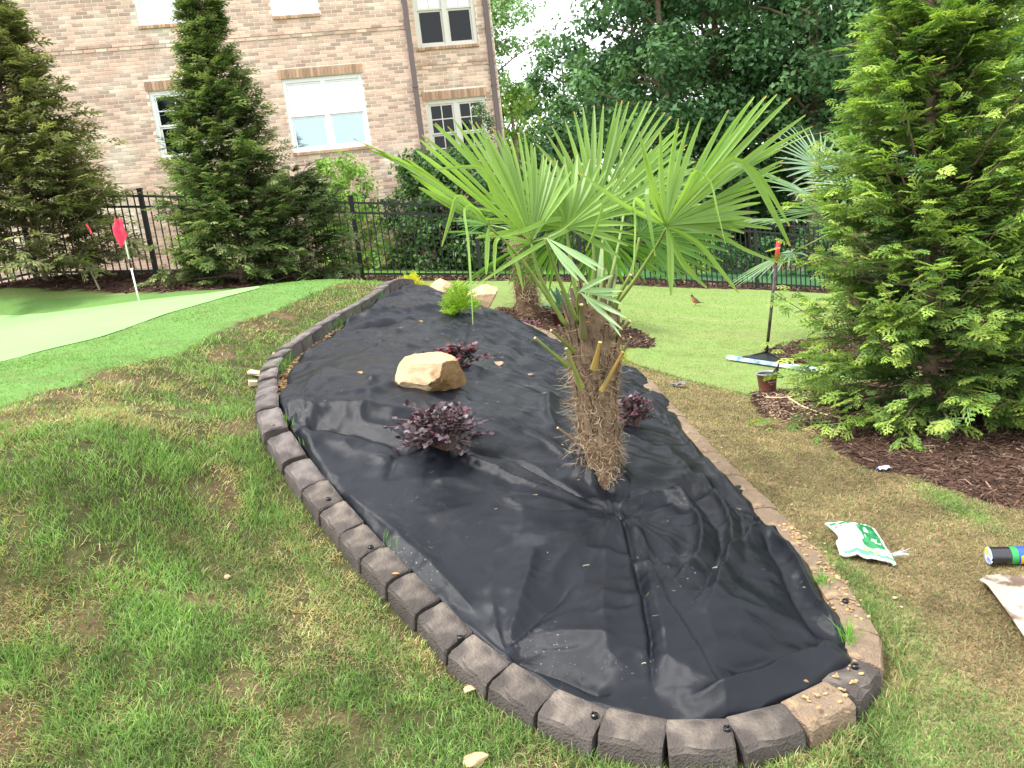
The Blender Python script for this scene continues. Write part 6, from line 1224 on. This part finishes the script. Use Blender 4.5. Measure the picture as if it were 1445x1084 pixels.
def chunk(name, loc, size, rot, m_, label, cat='wood piece', jag=.15):
    V = [(sx*size[0]*(1+r_.uniform(-jag, jag)), sy*size[1]*(1+r_.uniform(-jag, jag)), sz*size[2]*(1+r_.uniform(-jag, jag))) for sx in (-.5, 0, .5) for sy in (-.5, .5) for sz in (-.5, .5)]
    F_ = [(0, 1, 3, 2), (8, 10, 11, 9)]+[f for b in (0, 4) for f in ((b, b+4, b+5, b+1), (b+1, b+5, b+7, b+3), (b+3, b+7, b+6, b+2), (b+2, b+6, b+4, b))]
    o = MB().add(V, F_).build(name, m_, None, local=True); o.location = loc; o.rotation_euler = rot; return props(o, label, cat)
chunk('wood_shim', (-1.655, 5.08, Hf(-1.655, 5.08)+.035), (.13, .045, .018), (.15, .1, -.55), m_wd, 'pale splintered wood stake lying against the left edging')
chunk('wood_shim', (-1.62, 4.88, Hf(-1.62, 4.88)+.03), (.05, .035, .03), (.2, .1, .4), m_wd, 'small pale wood block beside the left edging')
chunk('wood_shim', (-1.62, 5.42, Hf(-1.62, 5.42)+.05), (.02, .02, .07), (.2, .1, .4), m_wd, 'tiny upright wood peg in the grass by the left edging')
for i, (x_, y_, s_, lb) in enumerate([(-.26, 2.40, .05, 'tan clay lump in the grass beside the left run of blocks'), (-.245, 2.115, .085, 'broad tan clay clod at the bottom edge of the view'), (.72, 1.93, .035, 'tan stone in the grass below the front of the edging'), (-1.2, 2.9, .03, 'tiny pale stone on the left grass')]):
    boulder('clay_lump', (x_, y_, Hf(x_, y_)+.016), (s_*.5, s_*.35, s_*.22), 40+i, lb, sub=2, rough=.08)['category'] = 'stone'
m_dl = mat('orange_dry_leaf', (.42, .22, .08), (.3, .15, .05), rough=.8, ns=40)
def dleaf(x_, y_, s_, lb, z_=None, m_=m_dl):
    V, F_ = oval_leaf(s_, .6); a = r_.random()*6; M_ = Matrix.Rotation(a, 4, 'Z') @ Matrix.Rotation(r_.uniform(-.3, .3), 4, 'X'); o = MB().add([M_ @ Vector(v) for v in V], F_).build('dry_leaf', m_, None, local=True); o.location = (x_, y_, (z_ if z_ is not None else fabz(x_, y_))+.012); props(o, lb, 'leaf')
dleaf(-.86, 4.42, .05, 'curled orange leaf on the fabric left of the boulder'); dleaf(-.07, 5.35, .10, 'long tan dead leaf on the fabric behind the palm', m_=mat('tan_dead_leaf', (.30, .21, .13), rough=.8)); dleaf(.12, 5.05, .08, 'pale torn leaf on the fabric near the far pinch', m_=bpy.data.materials['tan_dead_leaf'])
dleaf(-.66, 6.2, .05, 'small brown leaf on the far left fabric'); dleaf(-.62, 5.15, .06, 'dark brown leaf left of the reddish shrub', m_=m_boot); dleaf(-.05, 3.62, .035, 'curly tan leaf just below the front purple shrub'); dleaf(-.55, 2.86, .03, 'rust coloured scrap on top of the left blocks', z_=Hf(-.55, 2.86)+.085)
# pale root lying on the shreds beside the pot
rt_ = MB(); zr = lambda x, y: Hf(x, y)+.02
rt_.tube([(2.03, 6.16, zr(2.03, 6.16)), (2.12, 6.12, zr(2.12, 6.12)), (2.22, 6.14, zr(2.22, 6.14)), (2.34, 6.25, zr(2.34, 6.25))], [.006, .008, .008, .005], 6); rt_.tube([(2.2, 6.13, zr(2.2, 6.13)), (2.2, 5.85, zr(2.2, 5.85)), (2.26, 5.6, zr(2.26, 5.6)), (2.34, 5.45, zr(2.34, 5.45))], [.008, .007, .006, .003], 6)
props(rt_.build('root', m_wd, None, smooth=True, origin=(2.2, 6.1, zr(2.2, 6.1))), 'pale forked root lying on the shredded wood beside the pot', 'root')
